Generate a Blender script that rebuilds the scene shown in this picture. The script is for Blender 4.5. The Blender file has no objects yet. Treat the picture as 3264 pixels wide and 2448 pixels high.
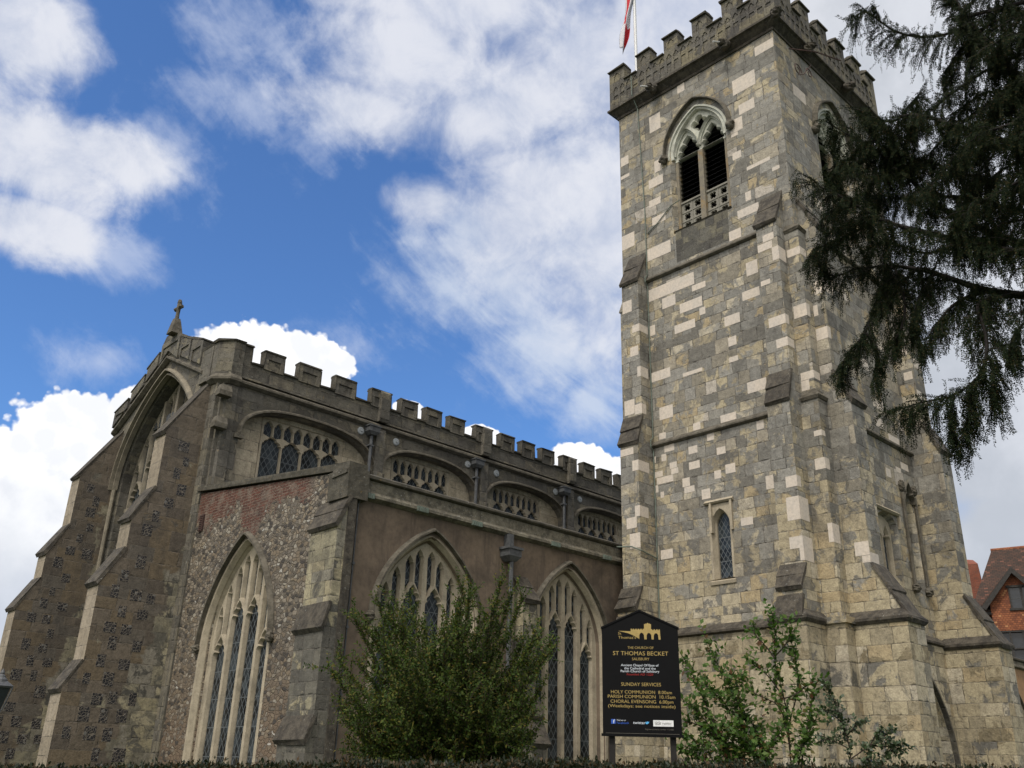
import bpy, bmesh, math, random
import numpy as np
from mathutils import Vector, Matrix
from mathutils.geometry import delaunay_2d_cdt
R = math.radians
random.seed(7); rng = np.random.default_rng(11)
S = bpy.context.scene; COL = S.collection

# ---------------------------------------------------------------- camera
cam = bpy.data.objects.new('camera', bpy.data.cameras.new('camera')); COL.objects.link(cam)
cam.data.sensor_width = 36; cam.data.lens = 32.537; cam.data.clip_end = 5000; cam.data.clip_start = .05
p_, r_, y_ = R(23.047), R(1.6135), R(46.563)
fw = Vector((math.cos(p_)*math.cos(y_), math.cos(p_)*math.sin(y_), math.sin(p_)))
rt = Vector((math.sin(y_), -math.cos(y_), 0)); up = rt.cross(fw)
rx = rt*math.cos(r_)+up*math.sin(r_); ux = -rt*math.sin(r_)+up*math.cos(r_)
m = Matrix((rx, ux, -fw)).transposed().to_4x4(); m.translation = (0, 0, 1.6)
cam.matrix_world = m; S.camera = cam

# ---------------------------------------------------------------- exposure
S.view_settings.view_transform = 'Standard'; S.view_settings.look = 'None'
S.view_settings.exposure = 0.0; S.view_settings.gamma = 1
S.cycles.max_bounces = 6; S.cycles.transparent_max_bounces = 6

# ---------------------------------------------------------------- node helpers
class NT:
    def __init__(s, tree): s.t = tree
    def n(s, typ, **kw):
        nd = s.t.nodes.new(typ)
        for k, v in kw.items():
            setattr(nd, k, v)
        return nd
    def put(s, sock, v):
        if hasattr(v, 'is_output'): s.t.links.new(v, sock)
        elif isinstance(v, (tuple, list)) and len(v) == 3 and sock.type == 'RGBA': sock.default_value = (*v, 1)
        else: sock.default_value = v
    def math(s, op, a, b=0.0, c=0.0, clamp=False):
        nd = s.n('ShaderNodeMath', operation=op, use_clamp=clamp)
        s.put(nd.inputs[0], a); s.put(nd.inputs[1], b); s.put(nd.inputs[2], c); return nd.outputs[0]
    def mix(s, f, a, b, blend='MIX'):
        nd = s.n('ShaderNodeMix', data_type='RGBA', blend_type=blend)
        s.put(nd.inputs[0], f); s.put(nd.inputs[6], a); s.put(nd.inputs[7], b); return nd.outputs[2]
    def noise(s, vec, scale, detail=4, rough=.55, dist=0):
        nd = s.n('ShaderNodeTexNoise'); s.put(nd.inputs['Vector'], vec)
        nd.inputs['Scale'].default_value = scale; nd.inputs['Detail'].default_value = detail
        nd.inputs['Roughness'].default_value = rough; nd.inputs['Distortion'].default_value = dist
        return nd.outputs['Fac']
    def ramp(s, f, stops, interp='LINEAR'):
        nd = s.n('ShaderNodeValToRGB'); cr = nd.color_ramp; cr.interpolation = interp
        while len(cr.elements) > len(stops): cr.elements.remove(cr.elements[-1])
        while len(cr.elements) < len(stops): cr.elements.new(1.0)
        for e, (p, c) in zip(cr.elements, stops):
            e.position = p; e.color = (*(c if isinstance(c, (tuple, list)) else (c, c, c)), 1)
        s.put(nd.inputs[0], f); return nd.outputs[0]
    def sstep(s, x, a, b):
        nd = s.n('ShaderNodeMapRange', interpolation_type='SMOOTHSTEP')
        s.put(nd.inputs[0], x); s.put(nd.inputs[1], a); s.put(nd.inputs[2], b)
        return nd.outputs[0]
    def xyz(s, v):
        nd = s.n('ShaderNodeSeparateXYZ'); s.put(nd.inputs[0], v); return nd.outputs
    def vec(s, x, y, z):
        nd = s.n('ShaderNodeCombineXYZ')
        for i, v in enumerate((x, y, z)): s.put(nd.inputs[i], v)
        return nd.outputs[0]
    def vmul(s, v, k):
        nd = s.n('ShaderNodeVectorMath', operation='MULTIPLY'); s.put(nd.inputs[0], v); nd.inputs[1].default_value = k
        return nd.outputs[0]
    def vadd(s, a, b):
        nd = s.n('ShaderNodeVectorMath', operation='ADD'); s.put(nd.inputs[0], a); s.put(nd.inputs[1], b)
        return nd.outputs[0]
    def pos(s):
        nd = s.n('ShaderNodeNewGeometry'); return nd.outputs['Position'], nd.outputs['True Normal']

# ---------------------------------------------------------------- sky and clouds
SUN_EL, SUN_AZ = R(55), math.atan2(-math.sin(R(18)), -math.cos(R(18)))
w = bpy.data.worlds.new('World'); S.world = w; w.use_nodes = True
w.node_tree.nodes.clear(); T = NT(w.node_tree)
sky = T.n('ShaderNodeTexSky', sky_type='NISHITA', sun_disc=False)
sky.sun_elevation = SUN_EL; sky.sun_rotation = math.pi/2-SUN_AZ
sky.air_density = 1.0; sky.dust_density = .5; sky.ozone_density = 3.0
DIR = T.n('ShaderNodeTexCoord').outputs['Generated']
dx, dy, dz = T.xyz(DIR)
az = T.math('MULTIPLY', T.math('ARCTAN2', dy, dx), 57.2958)
el = T.math('MULTIPLY', T.math('ARCSINE', dz), 57.2958)
n_big = T.noise(DIR, 5, 6, .6); n_mid = T.noise(DIR, 16, 7, .62, .3); n_fine = T.noise(DIR, 48, 5, .6)
def blobs(lst, pw=1.0):
    """falloff (1 in the middle, 0 at the rim) of the nearest of a few cloud banks, placed by azimuth and elevation"""
    out = None
    for (a, e, ra, re, k) in lst:
        qa = T.math('DIVIDE', T.math('SUBTRACT', az, a), ra)
        qe = T.math('DIVIDE', T.math('SUBTRACT', el, e), re)
        d = T.math('SQRT', T.math('ADD', T.math('MULTIPLY', qa, qa), T.math('MULTIPLY', qe, qe)))
        f = T.math('MULTIPLY', T.math('SUBTRACT', 1.0, d), k)
        out = f if out is None else T.math('MAXIMUM', out, f)
    return out
SOFT = [(81.6, 37.7, 5.7, 4.2, 1), (78.7, 31.9, 6.7, 3.5, 1), (74.3, 33.1, 5.4, 2.2, 1), (78.1, 27.9, 4.6, 2.2, 1), (84.6, 31.9, 5.4, 9.8, 1)]
THIN = [(73.0, 27.6, 4.6, 2.2, 1), (67.0, 37.6, 9, 3.2, 1), (67.5, 41.5, 11, 4.5, 1), (61.5, 37.0, 6, 4, 1), (71.5, 33.6, 7, 4, 1), (58, 24.5, 5, 2.2, .6), (72.5, 21.5, 4, 2.5, .7)]
MID = [(34, 46, 9, 9, 1.3), (46, 33.5, 8, 6, 1), (40.5, 33, 6, 10, 1), (58.6, 38.6, 6.8, 2.3, 1), (54.8, 41.9, 9.6, 4.3, 1), (48.1, 39.7, 9.2, 4.7, 1), (51.0, 44.9, 15.3, 2.5, 1), (44.8, 35.7, 7.5, 3.8, 1), (52.9, 33.8, 3.7, 1.9, 1), (41.7, 42.6, 8.0, 7.6, 1)]
WISP = [(47.6, 29.5, 9.5, 5.0, 1), (43.7, 25.2, 6.7, 5.1, 1), (41, 22, 4, 3.5, 1), (40.7, 31.9, 6.6, 7.2, 1), (50.4, 31.7, 5.3, 3.3, 1)]
RIGHT = [(18.6, 39.7, 14.4, 9.8, 1), (15.2, 29.2, 10.4, 11.6, 1), (17.2, 19.3, 9.1, 9.0, 1), (16.0, 10.9, 9, 9, 1), (16, 4, 12, 9, 1)]
CRISP = [(63.4, 23.4, 4.3, 2.3, 1), (60.1, 23.0, 3.3, 2.4, 1), (65.7, 22.2, 2.5, 2.0, 1), (61.9, 21.9, 4.9, 2.2, 1), (53.4, 21.0, 1.1, 0.8, 1), (48.5, 19.8, 1.5, 0.7, 1), (42.1, 18.4, 2.4, 1.2, 1), (40.3, 17.4, 2.1, 1.4, 1), (72.8, 17.3, 4.1, 2.5, 1), (75.2, 14.8, 3.4, 2.7, 1), (69.9, 18.8, 1.8, 2.1, 1), (73.7, 9.2, 7.4, 7.2, 1)]
def rough(f, kb, km, kf=0.0):
    f = T.math('ADD', f, T.math('MULTIPLY', T.math('SUBTRACT', n_big, .5), kb))
    f = T.math('ADD', f, T.math('MULTIPLY', T.math('SUBTRACT', n_mid, .5), km))
    return T.math('ADD', f, T.math('MULTIPLY', T.math('SUBTRACT', n_fine, .5), kf))
# stretched noise for the combed-out wisps
wv = T.vec(T.math('ADD', T.math('MULTIPLY', az, .10), T.math('MULTIPLY', el, .09)),
           T.math('SUBTRACT', T.math('MULTIPLY', el, .42), T.math('MULTIPLY', az, .30)), 0.0)
n_w = T.noise(wv, 1.1, 7, .6, .4)
blue = T.mix(1.0, sky.outputs[0], (.60, .85, 1.14), 'MULTIPLY')
SKY_K = .15
base = T.mix(1.0, blue, (SKY_K, SKY_K, SKY_K), 'MULTIPLY')
tone = T.sstep(T.math('ADD', n_mid, T.math('MULTIPLY', n_big, .6)), .55, 1.0)
soft_c = T.mix(tone, (.52, .58, .73), (.80, .82, .89))
gap = T.noise(DIR, 9, 5, .6)
a_soft = T.math('MULTIPLY', T.sstep(rough(blobs(SOFT), .9, 1.0, .3), -.06, .62), .96)
a_mid = T.math('MULTIPLY', T.sstep(rough(blobs(MID), .9, 1.05, .35), -.22, .80), .93)
a_thin = T.math('MULTIPLY', T.sstep(T.math('ADD', rough(blobs(THIN), 1.0, 1.7, .5), T.math('MULTIPLY', T.math('SUBTRACT', n_w, .5), .9)), .12, 1.15), .52)
a_wisp = T.math('MULTIPLY', T.sstep(T.math('ADD', blobs(WISP), T.math('ADD', T.math('MULTIPLY', T.math('SUBTRACT', n_w, .5), 1.3), T.math('ADD', T.math('MULTIPLY', T.math('SUBTRACT', n_mid, .5), 1.0), T.math('MULTIPLY', T.math('SUBTRACT', n_fine, .5), .5)))), -.1, 1.0), .74)
a_right = T.math('MULTIPLY', T.sstep(rough(blobs(RIGHT), .5, .25), .0, .45), .95)
# unseen cloud behind the viewer, its brightness shaped to light the walls
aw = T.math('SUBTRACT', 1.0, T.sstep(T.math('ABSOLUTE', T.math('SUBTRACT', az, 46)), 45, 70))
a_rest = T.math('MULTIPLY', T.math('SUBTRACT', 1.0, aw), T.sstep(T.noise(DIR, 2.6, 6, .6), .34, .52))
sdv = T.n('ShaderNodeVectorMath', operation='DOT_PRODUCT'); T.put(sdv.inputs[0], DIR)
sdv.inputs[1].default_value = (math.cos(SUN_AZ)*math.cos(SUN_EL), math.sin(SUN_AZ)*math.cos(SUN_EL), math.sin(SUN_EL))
glow = T.sstep(sdv.outputs['Value'], .35, 1.0)   # unseen cloud made brighter round the veiled sun, for soft directional light
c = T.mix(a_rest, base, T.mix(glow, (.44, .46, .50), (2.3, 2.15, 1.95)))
c = T.mix(a_thin, c, (.70, .76, .90))
c = T.mix(a_wisp, c, (.70, .77, .88))
c = T.mix(a_mid, c, soft_c)
c = T.mix(a_soft, c, soft_c)
rt_c = T.mix(T.sstep(n_big, .35, .65), (.56, .59, .64), (.77, .79, .84))
c = T.mix(a_right, c, rt_c)
# puffy, hard-edged cumulus low in the sky
vor = T.n('ShaderNodeTexVoronoi', feature='SMOOTH_F1'); T.put(vor.inputs['Vector'], T.vadd(DIR, T.vmul(DIR, (0, 0, 0))))
vor.inputs['Scale'].default_value = 42; vor.inputs['Smoothness'].default_value = .35
vo2 = T.n('ShaderNodeTexVoronoi', feature='SMOOTH_F1'); T.put(vo2.inputs['Vector'], DIR)
vo2.inputs['Scale'].default_value = 120; vo2.inputs['Smoothness'].default_value = .3
puff = T.math('ADD', T.math('MULTIPLY', T.math('SUBTRACT', .45, vor.outputs['Distance']), .28),
              T.math('MULTIPLY', T.math('SUBTRACT', .45, vo2.outputs['Distance']), .2))
vo3 = T.n('ShaderNodeTexVoronoi', feature='SMOOTH_F1'); T.put(vo3.inputs['Vector'], DIR); vo3.inputs['Scale'].default_value = 270
puff = T.math('ADD', puff, T.math('MULTIPLY', T.math('SUBTRACT', .45, vo3.outputs['Distance']), .09))
fc = T.math('ADD', rough(blobs(CRISP), .1, .22, .14), puff)
a_crisp = T.sstep(fc, -.01, .11)
under = T.sstep(T.math('ADD', T.math('MULTIPLY', el, -.09), T.math('MULTIPLY', n_big, 1.3)), -.9, .05)
crisp_c = T.mix(under, (1.15, 1.15, 1.16), (.62, .67, .76))
crisp_c = T.mix(T.math('MULTIPLY', T.sstep(T.math('SUBTRACT', n_mid, T.math('MULTIPLY', vor.outputs['Distance'], .35)),   .26, .46), .45), crisp_c, (.72, .76, .85))
c = T.mix(a_crisp, c, crisp_c)
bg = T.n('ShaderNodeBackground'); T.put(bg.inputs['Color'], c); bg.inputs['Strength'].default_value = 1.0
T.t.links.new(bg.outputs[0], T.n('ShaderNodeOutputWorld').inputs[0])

# ---------------------------------------------------------------- sun, veiled by cloud
sl = bpy.data.lights.new('sun', 'SUN'); sl.energy = 2.0; sl.angle = R(10); sl.color = (1, .95, .87)
so = bpy.data.objects.new('sun', sl); COL.objects.link(so)
sd = Vector((math.cos(SUN_AZ)*math.cos(SUN_EL), math.sin(SUN_AZ)*math.cos(SUN_EL), math.sin(SUN_EL)))
so.rotation_euler = sd.to_track_quat('Z', 'Y').to_euler(); so.location = (-20, -10, 60)

# ---------------------------------------------------------------- materials
def new(name, rough=.85, spec=.3):
    mt = bpy.data.materials.new(name); mt.use_nodes = True; nt = NT(mt.node_tree)
    b = mt.node_tree.nodes['Principled BSDF']; b.inputs['Roughness'].default_value = rough
    b.inputs['Specular IOR Level'].default_value = spec
    return mt, nt, b
def bump(nt, b, h, strength, dist=.02):
    nd = nt.n('ShaderNodeBump'); nd.inputs['Strength'].default_value = strength; nd.inputs['Distance'].default_value = dist
    nt.put(nd.inputs['Height'], h); nt.put(b.inputs['Normal'], nd.outputs[0])
def wallcoord(nt):
    """distance along the wall (whichever way it faces) and height"""
    P, N = nt.pos(); px, py, pz = nt.xyz(P); nx, ny, nz = nt.xyz(N)
    u = nt.math('SUBTRACT', nt.math('MULTIPLY', py, nx), nt.math('MULTIPLY', px, ny))
    flat = nt.math('GREATER_THAN', nt.math('ABSOLUTE', nz), .9)
    u = nt.math('ADD', nt.math('MULTIPLY', u, nt.math('SUBTRACT', 1.0, flat)), nt.math('MULTIPLY', px, flat))
    return P, N, u, pz
def wnoise(nt, v):
    nd = nt.n('ShaderNodeTexWhiteNoise', noise_dimensions='1D'); nt.put(nd.inputs['W'], v); return nd.outputs['Value'], nd.outputs['Color']
def ashlar(name, pal_a, pal_b, bw=.5, bh=.28, split=.5, stain=.5, lichen=.0, mort=(.17, .15, .12), msize=.007,
           bmp=.5, streak=.35, stain_c=(.055, .05, .045), lowwarm=None, lowk=.22, jitter=.012, old=None):
    mt, nt, b = new(name)
    P, N, u, z = wallcoord(nt)
    wob = nt.noise(P, 5.5, 3, .6); wob2 = nt.noise(nt.vadd(P, (7.1, 3.3, 1.7)), 5.5, 3, .6)
    u = nt.math('ADD', u, nt.math('MULTIPLY', nt.math('SUBTRACT', wob, .5), jitter*4))
    zz = nt.math('ADD', z, nt.math('MULTIPLY', nt.math('SINE', nt.math('MULTIPLY', z, 2.3)), .10))
    zz = nt.math('ADD', zz, nt.math('MULTIPLY', nt.math('SINE', nt.math('MULTIPLY', z, 5.7)), .035))
    zz = nt.math('ADD', zz, nt.math('MULTIPLY', nt.math('SUBTRACT', wob2, .5), jitter*2.5))
    row = nt.math('FLOOR', nt.math('DIVIDE', zz, bh))
    rr, _ = wnoise(nt, row)
    uu = nt.math('ADD', nt.math('MULTIPLY', u, nt.math('ADD', .65, nt.math('MULTIPLY', rr, .8))), nt.math('MULTIPLY', rr, 37.0))
    br = nt.n('ShaderNodeTexBrick', offset=.5); nt.put(br.inputs['Vector'], nt.vec(uu, zz, 0.0))
    br.inputs['Color1'].default_value = (0, 0, 0, 1); br.inputs['Color2'].default_value = (1, 1, 1, 1)
    br.inputs['Mortar'].default_value = (0, 0, 0, 1)
    br.inputs['Scale'].default_value = 1; br.inputs['Mortar Size'].default_value = msize
    br.inputs['Mortar Smooth'].default_value = .35; br.inputs['Brick Width'].default_value = bw; br.inputs['Row Height'].default_value = bh
    br.squash = .62; br.squash_frequency = 3
    rnd = br.outputs['Color']; mfac = br.outputs['Fac']
    r1, rc = wnoise(nt, nt.math('ADD', nt.math('MULTIPLY', nt.xyz(rnd)[0], 913.0), row))
    rcx, rcy, rcz = nt.xyz(rc)
    ca = nt.ramp(rcx, pal_a, 'CONSTANT'); cb = nt.ramp(rcy, pal_b, 'CONSTANT')
    pn = nt.noise(P, 1.7, 8, .68, .5)
    thr = nt.math('ADD', nt.math('MULTIPLY', nt.math('SUBTRACT', rcz, .5), .16), split)
    if lowwarm:
        thr = nt.math('ADD', thr, nt.math('MULTIPLY', nt.math('SUBTRACT', 1.0, nt.sstep(z, lowwarm[0], lowwarm[1])), -lowk))
    pm = nt.sstep(nt.math('SUBTRACT', pn, thr), -.02, .05)
    col = nt.mix(pm, ca, cb)
    if old:     # older, rougher stone towards the foot and the inner side
        ox, oy, oz = nt.xyz(P)
        lim = nt.math('ADD', nt.math('SUBTRACT', nt.math('SUBTRACT', ox, 8.75), nt.math('MULTIPLY', oz, .27)), nt.math('MULTIPLY', nt.math('SUBTRACT', nt.noise(P, 1.5, 3, .6), .5), 1.6))
        om = nt.sstep(nt.math('ADD', lim, nt.math('MULTIPLY', nt.math('SUBTRACT', rcy, .5), .5)), -.05, .10)
        oc = nt.mix(nt.sstep(nt.noise(P, 2.6, 8, .7, .5), .46, .54), nt.ramp(rcx, old[0], 'CONSTANT'), nt.ramp(rcz, old[1], 'CONSTANT'))
        col = nt.mix(om, col, oc)
    fine = nt.noise(P, 26, 6, .7); mid = nt.noise(P, 7, 5, .62)
    col = nt.mix(.85, col, nt.ramp(fine, [(.25, .55), (.5, 1.0), (.8, 1.35)]), 'MULTIPLY')
    col = nt.mix(.8, col, nt.ramp(mid, [(.28, .62), (.5, 1.0), (.75, 1.25)]), 'MULTIPLY')
    px, py, pz = nt.xyz(P)
    sv = nt.vec(nt.math('MULTIPLY', px, 3.2), nt.math('MULTIPLY', py, 3.2), nt.math('MULTIPLY', pz, .35))
    st = nt.sstep(nt.noise(sv, 1.0, 6, .65), .50, .72)
    col = nt.mix(nt.math('MULTIPLY', st, streak), col, stain_c)
    sb = nt.sstep(nt.noise(P, .75, 7, .68, .5), .50, .68)
    col = nt.mix(nt.math('MULTIPLY', sb, stain), col, stain_c)
    col = nt.mix(nt.math('MULTIPLY', mfac, .55), col, mort)
    crack = nt.math('MULTIPLY', mfac, nt.sstep(nt.noise(P, 3.0, 3), .5, .62))
    col = nt.mix(nt.math('MULTIPLY', crack, .85), col, (.03, .027, .022))
    if lichen:
        lf = nt.sstep(nt.noise(P, 11, 6, .75), .60, .70)
        lr = nt.sstep(nt.noise(P, 1.9, 3, .6), .42, .62)
        col = nt.mix(nt.math('MULTIPLY', nt.math('MULTIPLY', lf, lr), lichen), col, (.42, .42, .37))
        lo = nt.sstep(nt.noise(nt.vadd(P, (31, 7, 3)), 9, 5, .7), .66, .73)
        col = nt.mix(nt.math('MULTIPLY', lo, lichen*.8), col, (.33, .20, .05))
    nt.put(b.inputs['Base Color'], col)
    h = nt.math('SUBTRACT', nt.math('ADD', nt.math('MULTIPLY', mid, .9), nt.math('MULTIPLY', fine, .35)), nt.math('MULTIPLY', mfac, 1.1))
    h = nt.math('ADD', h, nt.math('MULTIPLY', rcz, .35)); h = nt.math('ADD', h, nt.math('MULTIPLY', pm, -.25))
    edge = nt.n('ShaderNodeTexBrick', offset=.5); nt.put(edge.inputs['Vector'], nt.vec(uu, zz, 0.0)); edge.squash = .62; edge.squash_frequency = 3
    edge.inputs['Scale'].default_value = 1; edge.inputs['Mortar Size'].default_value = .035; edge.inputs['Mortar Smooth'].default_value = 1.0
    edge.inputs['Brick Width'].default_value = bw; edge.inputs['Row Height'].default_value = bh
    ef = nt.math('MULTIPLY', edge.outputs['Fac'], nt.sstep(nt.noise(P, 4.5, 5, .65), .50, .66))
    col = nt.mix(nt.math('MULTIPLY', ef, .5), col, tuple(x*1.1 for x in stain_c)); nt.put(b.inputs['Base Color'], col)
    h = nt.math('SUBTRACT', h, nt.math('MULTIPLY', ef, .7))
    bump(nt, b, h, bmp*1.3, .04)
    return mt
def plain(name, c1, c2, sc=6, rough=.85, bmp=.25, dark=None, darkamt=.5, streak=0.0, spec=.3):
    mt, nt, b = new(name, rough, spec); P, N = nt.pos()
    f = nt.noise(P, sc, 7, .66); col = nt.mix(nt.sstep(f, .3, .7), c1, c2)
    fn = nt.noise(P, sc*6, 4, .7)
    col = nt.mix(.7, col, nt.ramp(fn, [(.25, .65), (.5, 1.0), (.8, 1.25)]), 'MULTIPLY')
    if dark:
        d = nt.sstep(nt.noise(P, sc*.35, 7, .68, .4), .48, .66); col = nt.mix(nt.math('MULTIPLY', d, darkamt), col, dark)
    if streak:
        px, py, pz = nt.xyz(P)
        sv = nt.vec(nt.math('MULTIPLY', px, 4), nt.math('MULTIPLY', py, 4), nt.math('MULTIPLY', pz, .4))
        col = nt.mix(nt.math('MULTIPLY', nt.sstep(nt.noise(sv, 1, 6, .65), .5, .7), streak), col, dark or (.05, .045, .04))
    nt.put(b.inputs['Base Color'], col)
    if bmp: bump(nt, b, nt.math('ADD', f, nt.math('MULTIPLY', fn, .4)), bmp, .02)
    return mt
M = {}
GREYS = [(0, (0.192, 0.182, 0.158)), (.16, (0.218, 0.208, 0.183)), (.34, (0.257, 0.242, 0.208)), (.52, (0.167, 0.156, 0.133)), (.66, (0.272, 0.258, 0.226)), (.78, (0.237, 0.213, 0.167)), (.91, (0.333, 0.295, 0.229)), (.99, (0.424, 0.38, 0.32))]
YELS = [(0, (0.361, 0.306, 0.204)), (.2, (0.398, 0.34, 0.227)), (.42, (0.312, 0.267, 0.182)), (.6, (0.437, 0.378, 0.267)), (.78, (0.374, 0.3, 0.185)), (.9, (0.449, 0.397, 0.301))]
M['tower'] = ashlar('tower_ashlar', GREYS, YELS, .60, .32, .55, .42, .3, lowwarm=(5.0, 9.5), lowk=.11, streak=.30)
M['apron'] = ashlar('stained_ashlar', [(0, (.10, .095, .08)), (.5, (.13, .122, .10))], [(0, (.17, .155, .11)), (.5, (.08, .075, .065))], .58, .31, .5, .6, .7, streak=.6)
M['base'] = ashlar('tower_base_ashlar', YELS, [(0, (.17, .16, .138)), (.3, (.24, .218, .168)), (.6, (.13, .122, .10)), (.8, (.23, .19, .12))], .66, .34, .56, .36, .15, streak=.32)
M['nave'] = ashlar('nave_ashlar', [(0, (0.121, 0.111, 0.0897)), (.2, (0.144, 0.131, 0.105)), (.4, (0.0975, 0.0905, 0.0749)), (.6, (0.179, 0.158, 0.117)), (.8, (0.129, 0.119, 0.0998))],
                   [(0, (0.0819, 0.0741, 0.0608)), (.3, (0.109, 0.0975, 0.078)), (.6, (0.156, 0.139, 0.103))], .62, .30, .55, .6, .55, streak=.55)
M['parapet'] = ashlar('parapet_stone', [(0, (0.126, 0.114, 0.09)), (.3, (0.167, 0.151, 0.113)), (.6, (0.104, 0.0945, 0.0792)), (.8, (0.189, 0.165, 0.108))],
                      [(0, (0.09, 0.0837, 0.072)), (.5, (0.126, 0.117, 0.099))], .5, .3, .53, .7, .8, streak=.5)
M['butt'] = ashlar('buttress_ashlar', [(0, (0.13, 0.106, 0.079)), (.2, (0.151, 0.124, 0.0941)), (.4, (0.109, 0.0907, 0.0714)), (.6, (0.126, 0.109, 0.0882)), (.8, (0.151, 0.118, 0.079))],
                   [(0, (0.101, 0.0882, 0.0714)), (.35, (0.244, 0.218, 0.155)), (.7, (0.134, 0.122, 0.0966))], .72, .36, .63, .35, .0, streak=.35, msize=.005, bmp=.35, old=([(0, (.29, .255, .165)), (.3, (.24, .215, .15)), (.6, (.33, .29, .195)), (.8, (.22, .2, .16))], [(0, (.085, .08, .068)), (.4, (.12, .112, .09)), (.7, (.17, .155, .115))]))
M['abutt'] = ashlar('aisle_buttress_ashlar', [(0, (.31, .27, .175)), (.3, (.26, .235, .16)), (.6, (.34, .30, .20)), (.85, (.24, .22, .17))], [(0, (.10, .093, .078)), (.35, (.14, .13, .105)), (.7, (.115, .108, .09))], .5, .3, .58, .45, .3, lowwarm=(4.2, 5.0), streak=.45)
M['strip'] = ashlar('buttress_front_ashlar', [(0, (0.306, 0.255, 0.187)), (.4, (0.264, 0.221, 0.162)), (.7, (0.323, 0.272, 0.204))], [(0, (0.187, 0.162, 0.119)), (.5, (0.238, 0.204, 0.153))], .9, .42, .66, .2, .0, streak=.25, bmp=.2)
M['dress_shade'] = plain('shaded_dressed_stone', (.27, .235, .175), (.18, .158, .12), 4, dark=(.09, .08, .065), darkamt=.5, streak=.45, bmp=.2)  # dressed stone with the gable's shade put into a darker base, plus streaks
M['dress'] = plain('dressed_stone', (.42, .36, .265), (.33, .285, .21), 4, dark=(.12, .105, .085), darkamt=.45, streak=.3, bmp=.15)
M['pale'] = plain('limewashed_stone', (.54, .54, .46), (.42, .42, .36), 5, dark=(.2, .19, .16), darkamt=.5, bmp=.3)
M['mull'] = plain('lichened_mullion', (.24, .21, .15), (.17, .15, .12), 5, dark=(.30, .17, .04), darkamt=.6, bmp=.3)
M['new'] = plain('replacement_stone', (.60, .52, .43), (.53, .475, .41), 2.2, bmp=.06)
M['flint'] = None
def lichened(name, c1, c2, amt, orange=.3):
    mt, nt, b = new(name, .95); P, N = nt.pos()
    f = nt.noise(P, 5, 8, .7); col = nt.mix(nt.sstep(f, .35, .65), c1, c2)
    l = nt.math('MULTIPLY', nt.sstep(nt.noise(P, 19, 6, .75), .58, .68), nt.sstep(nt.noise(P, 2.3, 4, .6), .40, .60))
    col = nt.mix(nt.math('MULTIPLY', l, amt), col, (.42, .42, .39))
    l2 = nt.sstep(nt.noise(nt.vadd(P, (9, 2, 5)), 13, 5, .7), .60, .70)
    col = nt.mix(nt.math('MULTIPLY', l2, orange), col, (.24, .15, .035))
    nt.put(b.inputs['Base Color'], col); bump(nt, b, f, .8, .04); return mt
M['weather'] = lichened('weathered_coping', (.042, .037, .031), (.10, .087, .068), .6, .2)
M['band'] = lichened('aisle_band_stone', (.085, .077, .06), (.20, .18, .135), .85, .25)
M['recess'] = ashlar('recess_ashlar', [(0, (.40, .34, .245)), (.3, (.35, .30, .215)), (.6, (.43, .37, .27)), (.85, (.30, .26, .19))], [(0, (.20, .175, .13)), (.5, (.26, .225, .165))], .55, .3, .62, .25, .0, streak=.2, bmp=.2)
M['coping'] = lichened('lichened_coping', (.055, .05, .039), (.10, .09, .07), .6, .5)
M['string'] = lichened('string_course_stone', (.07, .062, .048), (.14, .125, .098), .35, .15)
M['render'] = plain('brown_render', (.185, .14, .10), (.118, .09, .066), 1.5, dark=(.052, .043, .035), darkamt=.7, streak=.6, bmp=.25)
M['render2'] = plain('ochre_render', (.40, .24, .12), (.30, .19, .11), 1.6, dark=(.12, .08, .06), darkamt=.4, streak=.3, bmp=.1)
M['lead'] = plain('lead_grey_metal', (.11, .113, .115), (.06, .062, .065), 8, rough=.5, bmp=.1)
M['lattice'] = plain('grey_pierced_stone', (.27, .255, .21), (.20, .19, .16), 5, dark=(.12, .11, .09), darkamt=.4, bmp=.2)
M['disc'] = plain('zinc_plate', (.40, .42, .43), (.30, .32, .33), 9, rough=.45, bmp=.05)
M['iron'] = plain('rusty_iron', (.10, .055, .045), (.06, .04, .036), 12, bmp=.2)
M['copper'] = plain('verdigris_strip', (.16, .20, .165), (.11, .12, .10), 9, rough=.6, bmp=.1)
M['black'] = plain('black_paint', (.004, .004, .0045), (.003, .003, .0035), 3, rough=.6, bmp=0, spec=.12)
M['post'] = plain('dark_wood_post', (.018, .015, .013), (.012, .01, .009), 9, rough=.7)
M['louvre'] = plain('slate_louvre', (.016, .016, .02), (.010, .010, .013), 5, rough=.7, bmp=.1)
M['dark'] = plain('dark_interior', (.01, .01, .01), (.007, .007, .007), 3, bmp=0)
for nm, c in (('gold', (.40, .29, .10)), ('white', (.72, .76, .82)), ('red', (.33, .02, .018)), ('blue', (.03, .10, .45)), ('sky', (.10, .42, .78)), ('grey', (.12, .11, .09))):
    M[nm] = plain('sign_'+nm, c, tuple(x*.92 for x in c), 9, rough=.5, bmp=0)
M['flagw'] = plain('flag_white_cloth', (.62, .60, .62), (.56, .55, .58), 6, bmp=0)
M['flagr'] = plain('flag_red_cloth', (.50, .03, .04), (.45, .025, .035), 6, bmp=0)
M['pole'] = plain('white_paint', (.75, .75, .74), (.68, .68, .68), 6, rough=.4, bmp=0)
M['pipe'] = plain('white_plastic', (.6, .6, .58), (.5, .5, .48), 6, rough=.4, bmp=0)
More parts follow.
